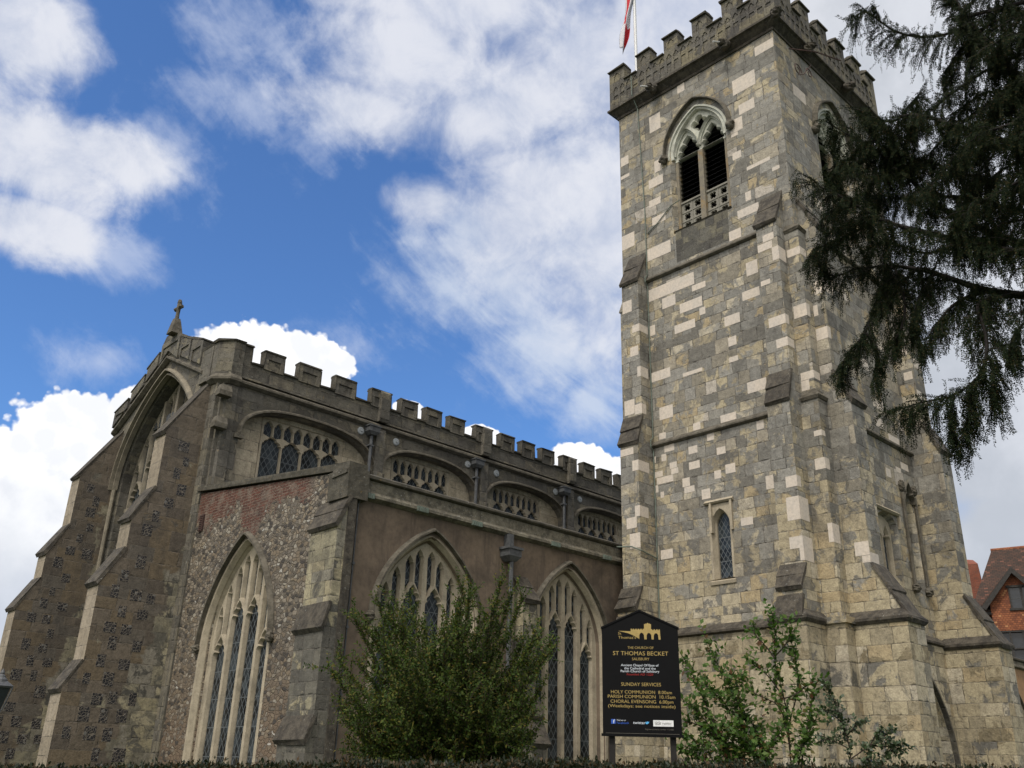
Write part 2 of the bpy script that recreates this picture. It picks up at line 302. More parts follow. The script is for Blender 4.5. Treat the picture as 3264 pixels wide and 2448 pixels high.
def glass(name, sx, sz, lw, tint=(.016, .019, .021), lead=(.17, .18, .185)):
    mt, nt, b = new(name, .12, .22); P, N, u, z = wallcoord(nt)
    a1 = nt.math('ADD', nt.math('DIVIDE', u, sx), nt.math('DIVIDE', z, sz)); a2 = nt.math('SUBTRACT', nt.math('DIVIDE', u, sx), nt.math('DIVIDE', z, sz))
    l1 = nt.math('LESS_THAN', nt.math('ABSOLUTE', nt.math('SUBTRACT', nt.math('FRACT', a1), .5)), lw)
    l2 = nt.math('LESS_THAN', nt.math('ABSOLUTE', nt.math('SUBTRACT', nt.math('FRACT', a2), .5)), lw)
    bar = nt.math('LESS_THAN', nt.math('FRACT', nt.math('DIVIDE', z, .62)), .03)
    ln = nt.math('MAXIMUM', nt.math('MAXIMUM', l1, l2), bar)
    cell = nt.math('ADD', nt.math('MULTIPLY', nt.math('FLOOR', nt.math('ADD', a1, .5)), 7.3), nt.math('MULTIPLY', nt.math('FLOOR', nt.math('ADD', a2, .5)), 3.1))
    v, c = wnoise(nt, cell)
    g = nt.mix(v, tint, tuple(x*4.0 for x in tint)); g = nt.mix(nt.sstep(nt.noise(P, 2.2, 4), .4, .65), g, tuple(x*.6 for x in tint))
    nt.put(b.inputs['Base Color'], nt.mix(ln, g, lead))
    nt.put(b.inputs['Roughness'], nt.math('ADD', .20, nt.math('MULTIPLY', ln, .5)))
    cx, cy, cz = nt.xyz(c)
    tilt = nt.n('ShaderNodeVectorMath', operation='SUBTRACT'); nt.put(tilt.inputs[0], c); tilt.inputs[1].default_value = (.5, .5, .5)
    ad = nt.vadd(N, nt.vmul(tilt.outputs[0], (.10, .10, .10))); nm = nt.n('ShaderNodeVectorMath', operation='NORMALIZE'); nt.put(nm.inputs[0], ad)
    nt.put(b.inputs['Normal'], nm.outputs[0]); return mt
M['glass'] = glass('leaded_glass', .17, .27, .06, (.013, .016, .018), (.10, .11, .115))
M['glass2'] = glass('small_leaded_glass', .13, .2, .06, (.013, .016, .018), (.12, .13, .135))
M['pane'] = plain('window_pane', (.02, .024, .028), (.03, .034, .04), 2, rough=.1, bmp=0, spec=.5)
def rubble(name):
    """knapped flint and chalk rubble, with a patch of old red brick under the roof slope"""
    mt, nt, b = new(name); P, N, u, z = wallcoord(nt); px, py, pz = nt.xyz(P)
    jv = nt.vadd(P, nt.vmul(nt.vec(nt.noise(P, 9, 3), nt.noise(nt.vadd(P, (3, 5, 7)), 9, 3), nt.noise(nt.vadd(P, (8, 1, 2)), 9, 3)), (.06, .06, .06)))
    sv = nt.vmul(jv, (1, 1, 1.6))
    vo = nt.n('ShaderNodeTexVoronoi'); nt.put(vo.inputs['Vector'], sv); vo.inputs['Scale'].default_value = 7.6
    ve = nt.n('ShaderNodeTexVoronoi', feature='DISTANCE_TO_EDGE'); nt.put(ve.inputs['Vector'], sv); ve.inputs['Scale'].default_value = 7.6
    r, g, bb = nt.xyz(vo.outputs['Color'])
    st = nt.ramp(r, [(0, (.15, .13, .105)), (.2, (.235, .20, .155)), (.38, (.06, .053, .046)), (.50, (.19, .15, .105)), (.66, (.30, .27, .22)), (.76, (.10, .088, .074)), (.86, (.25, .205, .145)), (.97, (.40, .38, .34))], 'CONSTANT')
    st = nt.mix(.8, st, nt.ramp(nt.noise(P, 40, 5, .7), [(.3, .5), (.5, 1), (.75, 1.5)]), 'MULTIPLY')
    edge = nt.sstep(ve.outputs['Distance'], .03, .12)
    low = nt.sstep(pz, 1.5, 5.0)
    mortar = nt.mix(low, (.165, .12, .083), (.14, .118, .09))
    cover = nt.math('MULTIPLY', edge, nt.sstep(g, nt.math('SUBTRACT', .52, nt.math('MULTIPLY', low, .50)), nt.math('SUBTRACT', .60, nt.math('MULTIPLY', low, .50))))
    col = nt.mix(cover, mortar, st)
    # brick patch
    br = nt.n('ShaderNodeTexBrick'); nt.put(br.inputs['Vector'], nt.vec(nt.math('ADD', py, nt.math('MULTIPLY', nt.noise(P, 5, 3), .05)), nt.math('ADD', pz, nt.math('MULTIPLY', nt.noise(P, 4, 2), .06)), 0.0))
    br.inputs['Color1'].default_value = (.125, .05, .034, 1); br.inputs['Color2'].default_value = (.08, .038, .028, 1); br.inputs['Mortar'].default_value = (.15, .118, .09, 1)
    br.inputs['Scale'].default_value = 1; br.inputs['Brick Width'].default_value = .23; br.inputs['Row Height'].default_value = .075; br.inputs['Mortar Size'].default_value = .008
    bc = nt.mix(.8, br.outputs['Color'], nt.ramp(nt.noise(P, 8, 6, .7), [(.3, .6), (.5, 1), (.8, 1.6)]), 'MULTIPLY')
    bc = nt.mix(nt.math('MULTIPLY', nt.sstep(nt.noise(P, 3.2, 6, .7), .48, .62), .55), bc, (.20, .165, .13))
    roofz = nt.math('ADD', 7.65, nt.math('MULTIPLY', nt.math('SUBTRACT', py, 16.8), .135))
    drop = nt.math('SUBTRACT', roofz, pz)
    lim = nt.math('ADD', .55, nt.math('MULTIPLY', nt.math('SUBTRACT', nt.noise(P, 1.6, 7, .7), .5), 1.7))
    mid = nt.math('SUBTRACT', 1.0, nt.sstep(nt.math('ABSOLUTE', nt.math('SUBTRACT', py, 20.15)), .25, .75))
    lim = nt.math('ADD', lim, nt.math('MULTIPLY', mid, .85))
    left = nt.sstep(py, 20.5, 22.3); lim = nt.math('ADD', lim, nt.math('MULTIPLY', left, .45))
    fade = nt.sstep(py, 17.2, 17.9)
    bm = nt.math('MULTIPLY', nt.sstep(nt.math('ADD', nt.math('SUBTRACT', lim, drop), nt.math('MULTIPLY', nt.math('SUBTRACT', g, .5), .25)), -.06, .08), fade)
    col = nt.mix(bm, col, bc)
    d = nt.sstep(nt.noise(P, .9, 6, .65), .5, .68); col = nt.mix(nt.math('MULTIPLY', d, .4), col, (.06, .052, .045))
    nt.put(b.inputs['Base Color'], col)
    h = nt.math('MULTIPLY', nt.math('MULTIPLY', edge, nt.math('ADD', .4, g)), nt.math('SUBTRACT', 1.0, nt.math('MULTIPLY', bm, .8)))
    bump(nt, b, nt.math('ADD', h, nt.math('MULTIPLY', nt.noise(P, 30, 4), .3)), .9, .05); return mt
M['rubble'] = rubble('flint_rubble')
def flintpanel(name):
    mt, nt, b = new(name, .5); P, N, u, z = wallcoord(nt)
    wv = nt.vec(nt.math('ADD', u, nt.math('MULTIPLY', nt.noise(P, 11, 2), .05)), z, 0.0)
    vo = nt.n('ShaderNodeTexVoronoi'); nt.put(vo.inputs['Vector'], wv); vo.inputs['Scale'].default_value = 15
    ve = nt.n('ShaderNodeTexVoronoi', feature='DISTANCE_TO_EDGE'); nt.put(ve.inputs['Vector'], wv); ve.inputs['Scale'].default_value = 15
    r, g, bb = nt.xyz(vo.outputs['Color'])
    st = nt.ramp(r, [(0, (.022, .022, .025)), (.45, (.05, .046, .045)), (.7, (.028, .028, .03)), (.93, (.15, .145, .135))], 'CONSTANT')
    e = nt.sstep(ve.outputs['Distance'], .03, .075)
    nt.put(b.inputs['Base Color'], nt.mix(e, (.16, .138, .11), st)); bump(nt, b, e, .6, .03); return mt
M['flint'] = flintpanel('knapped_flint')
def bricky(name, c1, c2, mort, bw, bh, ms=.008, bmp=.5, vary=.6, spots=None):
    mt, nt, b = new(name); P, N, u, z = wallcoord(nt); px, py, pz = nt.xyz(P)
    br = nt.n('ShaderNodeTexBrick'); nt.put(br.inputs['Vector'], nt.vec(nt.math('ADD', u, nt.math('MULTIPLY', nt.noise(P, 4, 2), .03)), z, 0.0))
    br.inputs['Color1'].default_value = (0, 0, 0, 1); br.inputs['Color2'].default_value = (1, 1, 1, 1); br.inputs['Mortar'].default_value = (0, 0, 0, 1)
    br.inputs['Scale'].default_value = 1; br.inputs['Brick Width'].default_value = bw; br.inputs['Row Height'].default_value = bh; br.inputs['Mortar Size'].default_value = ms
    stops = [(0, c1), (.35, tuple((x+y)/2 for x, y in zip(c1, c2))), (.7, c2)]
    if spots: stops.append((.93, spots))
    col = nt.ramp(br.outputs['Color'], stops, 'CONSTANT'); col = nt.mix(br.outputs['Fac'], col, mort)
    col = nt.mix(vary, col, nt.ramp(nt.noise(P, 1.2, 7, .65), [(.3, .55), (.5, 1), (.75, 1.3)]), 'MULTIPLY')
    nt.put(b.inputs['Base Color'], col); bump(nt, b, br.outputs['Fac'], -bmp, .02); return mt
M['rooftile'] = bricky('plain_clay_roof_tiles', (.07, .038, .026), (.045, .030, .022), (.026, .019, .016), .18, .11, .01, .8, spots=(.13, .06, .04))
M['tilehang'] = bricky('hung_clay_tiles', (.28, .10, .045), (.17, .06, .032), (.09, .035, .02), .17, .115, .011, .8, .4, spots=(.42, .2, .09))
M['brick'] = bricky('red_brick', (.24, .065, .035), (.17, .05, .03), (.16, .11, .08), .23, .075)
M['timber'] = plain('blackened_timber', (.03, .027, .024), (.05, .046, .042), 7, rough=.8)
M['grass'] = plain('mown_grass', (.035, .055, .016), (.05, .07, .022), 9)
M['paving'] = plain('stone_paving', (.16, .155, .15), (.2, .195, .19), 3)
def leafmat(name, stops, trans=.25, rough=.5, spec=.3):
    mt, nt, b = new(name, rough, spec)
    ri = nt.n('ShaderNodeNewGeometry').outputs['Random Per Island']
    col = nt.ramp(ri, stops); nt.put(b.inputs['Base Color'], col)
    if trans:
        tr = nt.n('ShaderNodeBsdfTranslucent'); nt.put(tr.inputs['Color'], nt.mix(1.0, col, (1.3, 1.5, .7), 'MULTIPLY'))
        ms = nt.n('ShaderNodeMixShader'); ms.inputs[0].default_value = trans
        nt.t.links.new(b.outputs[0], ms.inputs[1]); nt.t.links.new(tr.outputs[0], ms.inputs[2])
        nt.t.links.new(ms.outputs[0], nt.t.nodes['Material Output'].inputs[0])
    return mt
M['yew'] = leafmat('yew_needles', [(0, (.006, .011, .005)), (.5, (.011, .019, .007)), (.85, (.022, .029, .010)), (1, (.05, .036, .016))], .1, .8, .1)
M['bark'] = plain('yew_bark', (.016, .012, .010), (.010, .008, .007), 14, bmp=.5)
M['shrubleaf'] = leafmat('shrub_leaves', [(0, (.022, .042, .008)), (.45, (.044, .074, .013)), (.8, (.078, .10, .018)), (1, (.13, .10, .022))], .25, .6, .15)
M['roseleaf'] = leafmat('rose_leaves', [(0, (.038, .082, .016)), (.5, (.068, .128, .026)), (.85, (.10, .155, .036)), (1, (.14, .06, .034))], .3, .5, .2)
M['hollyleaf'] = leafmat('holly_leaves', [(0, (.022, .042, .014)), (.6, (.042, .068, .026)), (.85, (.09, .12, .06)), (1, (.2, .21, .14))], .1, .35, .5)
M['hedgeleaf'] = leafmat('hedge_leaves', [(0, (.010, .016, .006)), (.6, (.018, .025, .008)), (.85, (.05, .035, .012)), (1, (.075, .042, .016))], .15, .55)
M['twig'] = plain('brown_twig', (.05, .035, .026), (.03, .022, .018), 12, bmp=.2)

# ---------------------------------------------------------------- mesh helpers
def link(name, me, mat, parent=None):
    o = bpy.data.objects.new(name, me); COL.objects.link(o)
    for q in (mat if isinstance(mat, (list, tuple)) else [mat]): me.materials.append(q)
    if parent: o.parent = parent
    return o
def tag(o, label=None, cat=None, group=None, kind=None):
    for k, v in (('label', label), ('category', cat), ('group', group), ('kind', kind)):
        if v: o[k] = v
    return o
def empty(name, loc, label, cat, group=None, rz=0):
    o = bpy.data.objects.new(name, None); COL.objects.link(o); o.location = loc; o.rotation_euler.z = rz
    o.empty_display_size = .3; return tag(o, label, cat, group)
class MB:
    """collects solids; every solid is closed and gets outward normals"""
    def __init__(s): s.v = []; s.f = []; s.m = []; s.mi = 0
    def solid(s, vs, fs):
        k = len(s.v); s.v += [tuple(q) for q in vs]; s.f += [tuple(i+k for i in f) for f in fs]; s.m += [s.mi]*len(fs); return s
    def box(s, a, b):
        x0, x1 = sorted((a[0], b[0])); y0, y1 = sorted((a[1], b[1])); z0, z1 = sorted((a[2], b[2]))
        return s.solid([(x0,y0,z0),(x1,y0,z0),(x1,y1,z0),(x0,y1,z0),(x0,y0,z1),(x1,y0,z1),(x1,y1,z1),(x0,y1,z1)],
                       [(0,3,2,1),(4,5,6,7),(0,1,5,4),(1,2,6,5),(2,3,7,6),(3,0,4,7)])
    def fbox(s, F, u0, u1, v0, v1, d0, d1): return s.box(F(u0, v0, d0), F(u1, v1, d1))
    def loft(s, rings, cap=True, close=True):
        n = len(rings[0]); vs = [q for r in rings for q in r]; fs = []
        for i in range(len(rings)-1):
            for j in range(n if close else n-1):
                a = i*n+j; b = i*n+(j+1) % n; fs.append((a, b, b+n, a+n))
        if cap: fs += [tuple(range(n))[::-1], tuple(range((len(rings)-1)*n, len(rings)*n))]
        return s.solid(vs, fs)
    def prism(s, F, poly, u0, u1):
        """profile of (depth, height) points run along the wall from u0 to u1"""
        return s.loft([[F(u0, v, d) for d, v in poly], [F(u1, v, d) for d, v in poly]])
    def slab(s, F, poly, d0, d1):
        """outline of (along, height) points given thickness d0..d1"""
        return s.loft([[F(u, v, d0) for u, v in poly], [F(u, v, d1) for u, v in poly]])
    def tube(s, path, rad, n=6, cap=True):
        path = [Vector(q) for q in path]; rad = rad if isinstance(rad, (list, tuple)) else [rad]*len(path)
        rings = []; ref = None
        for i, q in enumerate(path):
            t = (path[min(i+1, len(path)-1)]-path[max(i-1, 0)]).normalized()
            if ref is None: ref = t.orthogonal().normalized()
            ref = (ref-t*ref.dot(t)); ref = ref.normalized() if ref.length > 1e-6 else t.orthogonal().normalized()
            bn = t.cross(ref); rings.append([q+(ref*math.cos(k*2*math.pi/n)+bn*math.sin(k*2*math.pi/n))*rad[i] for k in range(n)])
        return s.loft(rings, cap)
    def plate(s, F, outer, holes, d0, d1, ch=0.0, chd=0.0):
        """flat plate with openings between depths d0 (back) and d1 (front); ch widens each opening at the front over depth chd"""
        loops = [outer]+list(holes); fl = [outer]+[offset(h, ch) for h in holes] if ch else loops
        def face(lp):
            vs = [Vector(q) for l in lp for q in l]; es = []; k = 0
            for l in lp: es += [(k+i, k+(i+1) % len(l)) for i in range(len(l))]; k += len(l)
            r = delaunay_2d_cdt(vs, es, [], 1, 1e-5); vv, ff = r[0], r[2]; keep = []
            for f in ff:
                c = sum((vv[i] for i in f), Vector((0, 0)))/len(f)
                if inside(c, outer) and not any(inside(c, h) for h in lp[1:]): keep.append(tuple(f))
            return vv, keep
        vv, ff = face(fl); k = len(s.v); s.v += [F(q[0], q[1], d1) for q in vv]; s.f += [tuple(i+k for i in f) for f in ff]; s.m += [s.mi]*len(ff)
        vv, ff = face(loops); k = len(s.v); s.v += [F(q[0], q[1], d0) for q in vv]; s.f += [tuple(i+k for i in f[::-1]) for f in ff]; s.m += [s.mi]*len(ff)
        for i, l in enumerate(loops):
            rings = [[F(a, b_, d1) for a, b_ in fl[i]]]
            if ch and i: rings.append([F(a, b_, d1-chd) for a, b_ in l])
            rings.append([F(a, b_, d0) for a, b_ in l]); s.loft(rings, cap=False)
        return s
    def build(s, name, mat, parent=None, smooth=False, recalc=True):
        if name in ('coping', 'weathering'):   # worn, uneven stones
            rj = random.Random(len(s.v)+int(abs(s.v[0][0])*97+abs(s.v[0][1])*31)); seen = {}
            for i, q in enumerate(s.v):
                k = tuple(round(c, 4) for c in q); seen.setdefault(k, tuple(c+rj.uniform(-.016, .016) for c in q)); s.v[i] = seen[k]
        me = bpy.data.meshes.new(name); me.from_pydata([tuple(q) for q in s.v], [], s.f)
        o = link(name, me, mat, parent)
        me.polygons.foreach_set('material_index', s.m)
        if recalc:
            bm = bmesh.new(); bm.from_mesh(me); bmesh.ops.remove_doubles(bm, verts=bm.verts, dist=1e-5)
            bmesh.ops.recalc_face_normals(bm, faces=bm.faces); bm.to_mesh(me); bm.free()
        if smooth: me.polygons.foreach_set('use_smooth', [True]*len(me.polygons))
        return o
def inside(p, poly):
    x, y = p[0], p[1]; c = False; n = len(poly); j = n-1
    for i in range(n):
        if (poly[i][1] > y) != (poly[j][1] > y) and x < (poly[j][0]-poly[i][0])*(y-poly[i][1])/(poly[j][1]-poly[i][1])+poly[i][0]: c = not c
        j = i
    return c
def offset(poly, d):
    n = len(poly); A = sum(poly[i][0]*poly[(i+1) % n][1]-poly[(i+1) % n][0]*poly[i][1] for i in range(n)); sg = 1 if A > 0 else -1
    out = []
    for i in range(n):
        p, q, r = Vector(poly[i-1]), Vector(poly[i]), Vector(poly[(i+1) % n])
        a = (q-p); b_ = (r-q)
        if a.length < 1e-9 or b_.length < 1e-9: out.append(tuple(q)); continue
        n1 = Vector((a.y, -a.x)).normalized()*sg; n2 = Vector((b_.y, -b_.x)).normalized()*sg
        mm = n1+n2; mm = mm.normalized() if mm.length > 1e-6 else n1
        out.append(tuple(q+mm*min(d/max(mm.dot(n1), .5), d*1.6)))
    return out
def FX(x0): return lambda u, v, d: (x0-d, u, v)        # wall facing -X: along = Y, depth towards the viewer
def FY(y0): return lambda u, v, d: (u, y0-d, v)        # wall facing -Y: along = X
AQ = .84
def arch(uc, hw, zs, rise, pw=1.75, n=12, q=None):
    q = AQ if q is None else q
    """pointed arch from the right springing over the apex to the left one"""
    r = []
    for i in range(n+1):
        t = 1-(1-i/n)**1.5; r.append((hw*max(0, 1-t**pw)**q, rise*t))
    return [(uc+a, zs+b) for a, b in r]+[(uc-a, zs+b) for a, b in r[-2::-1]]
def round_arch(uc, hw, zs, rise, ex=2.3, n=20):
    r = []
    for i in range(n+1):
        t = math.pi*i/n; c_, s_ = math.cos(t), math.sin(t)
        r.append((uc+hw*math.copysign(abs(c_)**(2/ex), c_), zs+rise*abs(s_)**(2/ex)))
    return r
def opening(uc, hw, sill, zs, rise, pw=1.75, n=12): return [(uc-hw, sill), (uc+hw, sill)]+arch(uc, hw, zs, rise, pw, n)
def light(u0, u1, v0, zs, rise, cusps=1, amp=.34, b0=0, b1=0):
    """one window light with a cusped head; b0/b1 lift its bottom corners"""
    uc, hw = (u0+u1)/2, (u1-u0)/2; n = 16 if cusps else 8; half = []
    for i in range(n+1):
        s_ = i/n; x = hw*(1-s_**1.8); z = rise*s_
        cs = [.42] if cusps == 1 else ([.25, .62] if cusps == 2 else [])
        for q in cs:
            k = max(0, 1-abs(s_-q)/.14); x -= amp*hw*k**1.4*(1-.3*s_)
        half.append((max(x, hw*.06 if i < n else 0), z))
    return [(u0, v0+b0), (u1, v0+b1)]+[(uc+a, zs+b_) for a, b_ in half]+[(uc-a, zs+b_) for a, b_ in half[-2::-1]]
def foil(uc, vc, r, k=4, rot=.785):
    p = []; n = 32
    for i in range(n):
        t = 2*math.pi*i/n; rr = r*(.52+.48*abs(math.cos(k/2*(t-rot)))**.7); p.append((uc+rr*math.cos(t), vc+rr*math.sin(t)))
    return p
def hood(mb, F, path, w=.10, d=.12, d0=-.02):
    """projecting mould swept along an arch"""
    n = len(path); prof = [(0, d0), (0, d), (w*.45, d*1.0), (w, d*.25), (w, d0)]; rings = []
    for i in range(n):
        a = Vector(path[max(i-1, 0)]); c_ = Vector(path[min(i+1, n-1)]); t = (c_-a).normalized(); nn = Vector((t.y, -t.x))
        rings.append([F(path[i][0]+nn.x*o, path[i][1]+nn.y*o, dd) for o, dd in prof])
    mb.loft(rings)
def frame_ring(mb, F, outer, inner, d0, d1):
    """splayed reveal: closed strip from the outline `outer` at depth d1 to `inner` at depth d0, with a back"""
    n = len(outer); o2 = offset(inner, .05)
    mb.loft([[F(a, b_, d1) for a, b_ in outer], [F(a, b_, (d0+d1)/2+.04) for a, b_ in o2], [F(a, b_, d0) for a, b_ in inner]], cap=False)
def blob(mb, c, r, seed, n=9, amp=.35):
    rg = random.Random(seed); rings = []
    for i in range(1, n):
        th = math.pi*i/n; rings.append([Vector((c[0]+r[0]*math.sin(th)*math.cos(f)*(1+rg.uniform(-amp, amp)), c[1]+r[1]*math.sin(th)*math.sin(f)*(1+rg.uniform(-amp, amp)), c[2]+r[2]*math.cos(th))) for f in [2*math.pi*k/9 for k in range(9)]])
    mb.loft(rings)
# ================================================================ the church
church = empty('church', (20, 13, 0), 'old stone parish church with battlemented tower, patched with pale blocks, nave and plastered aisle', 'church')
CH = bpy.data.objects.new('x', None)  # throwaway; parts use world coordinates, so the parent's offset is undone
def P(o):
    o.parent = church; o.matrix_parent_inverse = Matrix.Translation((-20, -13, 0)); return o
def sub(o, par): o.parent = par; return o
W_, S_ = FX(20.0), FY(10.25)
def hz(u, uc, hw, zs, rise, pw): return zs+rise*max(0, 1-min(1, abs(u-uc)/hw)**(1/AQ))**(1/pw)

NW = [(13.53, 15.19, 14.96, 15.36), (14.22, 14.7, 14.54, 14.89), (13.3, 14.08, 14.17, 14.48), (13.15, 13.62, 14.73, 14.92), (13.21, 13.41, 13.88, 14.11), (12.12, 12.61, 13.24, 13.54), (13.58, 14.3, 13.58, 13.85), (12.28, 12.54, 12.61, 12.88), (12.27, 12.55, 12.13, 12.28), (14.52, 15.22, 12.31, 12.61), (13.43, 14.09, 12.16, 12.27), (11.44, 11.8, 14.52, 14.94), (11.45, 11.99, 13.82, 14.09), (11.49, 12.06, 11.08, 11.4), (14.49, 14.96, 11.07, 11.45), (12.46, 12.95, 10.48, 10.69), (13.6, 13.84, 10.48, 10.69), (14.77, 15.0, 10.5, 10.68), (14.5, 14.84, 10.08, 10.28), (13.74, 14.03, 9.84, 10.05), (13.19, 13.41, 10.08, 10.29), (12.86, 13.13, 9.62, 9.82), (11.67, 11.88, 10.02, 10.25), (15.67, 16.18, 17.17, 17.69), (14.3, 15.19, 16.37, 16.79), (11.87, 12.26, 15.84, 16.15), (15.0, 15.21, 13.81, 14.14), (10.27, 10.9, 21.73, 22.06), (10.97, 11.75, 20.75, 21.3), (13.47, 13.75, 22.01, 22.34), (14.47, 14.91, 21.08, 21.72), (11.07, 11.6, 19.94, 20.3), (11.52, 11.93, 19.42, 19.88), (11.7, 11.93, 19.29, 19.41), (11.65, 11.94, 18.47, 18.72), (10.75, 11.51, 17.9, 18.02), (14.47, 15.03, 18.96, 19.29), (14.6, 15.04, 18.26, 18.51), (14.49, 14.78, 19.46, 19.9), (15.82, 16.14, 20.38, 20.72), (15.8, 16.16, 19.87, 19.99), (11.45, 11.63, 16.9, 17.2), (10.49, 10.72, 17.48, 17.6), (11.24, 11.93, 16.44, 16.71), (14.44, 14.95, 17.56, 17.84), (15.15, 15.23, 9.85, 10.04), (14.79, 14.95, 9.84, 10.04), (14.44, 14.68, 9.57, 9.74), (14.4, 14.64, 9.4, 9.56), (13.69, 14.04, 9.4, 9.61), (14.93, 15.22, 9.41, 9.58), (14.58, 15.14, 9.2, 9.39), (14.04, 14.28, 8.96, 9.2), (13.9, 14.23, 8.78, 8.95), (15.1, 15.23, 8.98, 9.19), (14.91, 15.03, 8.8, 8.97), (13.04, 13.25, 8.98, 9.2), (13.41, 13.68, 8.5, 8.77), (12.6, 12.9, 9.05, 9.3), (11.5, 11.75, 8.4, 8.75), (12.2, 12.55, 7.6, 7.8), (14.7, 15.1, 7.1, 7.35)]
NS = [(20.86, 21.59, 20.46, 20.88), (20.26, 20.5, 21.73, 22.06), (23.41, 24.01, 11.27, 11.54), (24.03, 24.44, 11.24, 11.34), (23.39, 23.87, 10.69, 10.97), (24.1, 24.75, 10.47, 10.65), (24.9, 25.17, 10.97, 11.18), (24.63, 25.09, 9.76, 9.96), (23.63, 23.91, 9.31, 9.55), (24.27, 24.58, 9.59, 9.74), (21.2, 21.6, 13.4, 13.7), (22.4, 22.7, 14.2, 14.45), (23.0, 23.4, 12.3, 12.6), (21.8, 22.1, 11.9, 12.15), (21.5, 21.9, 16.8, 17.1), (24.2, 24.6, 13.3, 13.6)]
def blocks(mb, F, lst, p=.004):
    mb.mi = 1
    for u0, u1, v0, v1 in lst: mb.fbox(F, u0, u1, v0, v1, -.1, p)
    mb.mi = 0

# ---- tower walls
bel = dict(uc=13.13, hw=.93, zs=19.75, rise=1.36, pw=2.5)
def bel_open(uc, g=0): return opening(uc, bel['hw']+g, 17.0, bel['zs'], bel['rise']+g, bel['pw'])
slit = [(12.95, 6.38), (13.37, 6.38)]+arch(13.16, .21, 7.78, .32, 1.8, 8)
mb = MB(); mb.plate(W_, [(10.25, 5.0), (16.18, 5.0), (16.18, 22.4), (10.25, 22.4)], [bel_open(bel['uc']), slit], -.6, 0, .10, .22)
blocks(mb, W_, NW)
P(mb.build('tower_wall', [M['tower'], M['new']]))
mb = MB()
door = opening(23.1, 1.5, .02, 1.9, 2.45, 2.4)
sw = opening(23.25, .48, 6.2, 7.75, .42, 5)
nic = opening(24.72, .28, 6.5, 8.85, .35, 1.8, 8)
mb.plate(S_, [(20.6, 5.0), (26.2, 5.0), (26.2, 22.4), (20.6, 22.4)], [bel_open(23.1), sw, nic], -.6, 0, .08, .2)
blocks(mb, S_, [b_ for b_ in NS if b_[0] > 20.6])
P(mb.build('tower_wall', [M['tower'], M['new']]))
mb = MB(); mb.box((25.6, 10.85, 5), (26.2, 15.58, 22.4)); mb.box((20.6, 15.58, 5), (26.2, 16.18, 22.4)); mb.box((20.62, 10.87, 16.0), (25.58, 15.56, 16.2)); mb.box((20.62, 10.87, 22.3), (25.58, 15.56, 22.6))
P(mb.build('tower_wall', M['tower']))
mb = MB(); mb.box((19.9, 10.6, 0), (20.5, 16.25, 5.0))
F9 = FY(10.1)
mb.plate(F9, [(20.5, 0), (26.25, 0), (26.25, 5.0), (20.5, 5.0)], [door], -.6, 0, .30, .45)
P(mb.build('tower_base', M['base']))
mb = MB(); hood(mb, F9, [(24.93, .05)]+arch(23.1, 1.83, 1.9, 2.80, 2.4)+[(21.27, .05)], .13, .12)
for k in range(3): hood(mb, FY(10.32+.13*k), [(24.62-.05*k, .05)]+arch(23.1, 1.52-.05*k, 1.9, 2.47-.05*k, 2.4)+[(21.58+.05*k, .05)], .07, .07)
dh = P(mb.build('doorway', M['nave']))
mb = MB(); mb.slab(FY(10.66), opening(23.1, 1.49, .02, 1.9, 2.44, 2.4), -.03, 0.0); sub(mb.build('door', M['timber']), dh)

# ---- string courses
def string(F, u0, u1, z, h=.2, d=.10):
    return [F, [(-.05, z), (d*.3, z), (d, z+h*.22), (d, z+h*.42), (-.05, z+h*1.25)], u0, u1]
for z in (15.62, 10.28):
    mb = MB(); mb.prism(*string(W_, 11.1, 15.3, z)); P(mb.build('string_course', M['string']))
    mb = MB(); mb.prism(*string(S_, 20.9, 25.4, z)); P(mb.build('string_course', M['string']))
mb = MB(); mb.prism(*string(W_, 11.3, 15.3, 4.98, .26, .2)); P(mb.build('string_course', M['weather']))
mb = MB(); mb.prism(*string(S_, 21.0, 25.4, 4.98, .26, .22)); P(mb.build('string_course', M['weather']))

# ---- buttresses
def buttress(F, u0, u1, prof, mats, wmat, steps=2, side=None, new=None, newF=None, pick=None, over=.035):
    mb = MB(); mb.prism(F, prof, u0, u1)
    if new:
        for f_, lst in new: blocks(mb, f_, lst)
    o = P(mb.build('buttress', mats))
    if pick: pick(o)
    for (d0, z0), (d1, z1) in zip(prof, prof[1:]):
        mb = MB()
        if d1 > d0+.03 and z1 < z0-.1:
            n = steps if (z0-z1) > .5 else 1
            for k in range(n):
                a = Vector((d0+(d1-d0)*k/n, z0+(z1-z0)*k/n)); b_ = Vector((d0+(d1-d0)*(k+1)/n, z0+(z1-z0)*(k+1)/n))
                t = (b_-a).normalized(); q = Vector((-t.y, t.x)); q = q if q.x > 0 else -q
                lip = .075 if k == n-1 else .045
                pl_ = [a-q*.03, a+q*.03, b_+t*lip+q*.065, b_+t*lip+Vector((0, -.06)), b_+Vector((-.03, -.02))]
                mb.prism(F, [tuple(p) for p in pl_], u0-over, u1+over)
            sub(mb.build('weathering', wmat), o)
    return o
TB = [(-.05, 16.75), (.45, 15.66), (.45, 11.2), (.68, 10.4), (.68, 6.3), (.92, 5.78), (.92, 5.55), (1.05, 5.1), (1.05, 5.0), (-.05, 5.0)]
TBS = [(-.05, 16.55), (.45, 15.5), (.45, 11.2), (.82, 10.35), (.82, 6.3), (1.5, 5.05), (1.5, 5.0), (-.05, 5.0)]
FB = lambda x: FX(x)
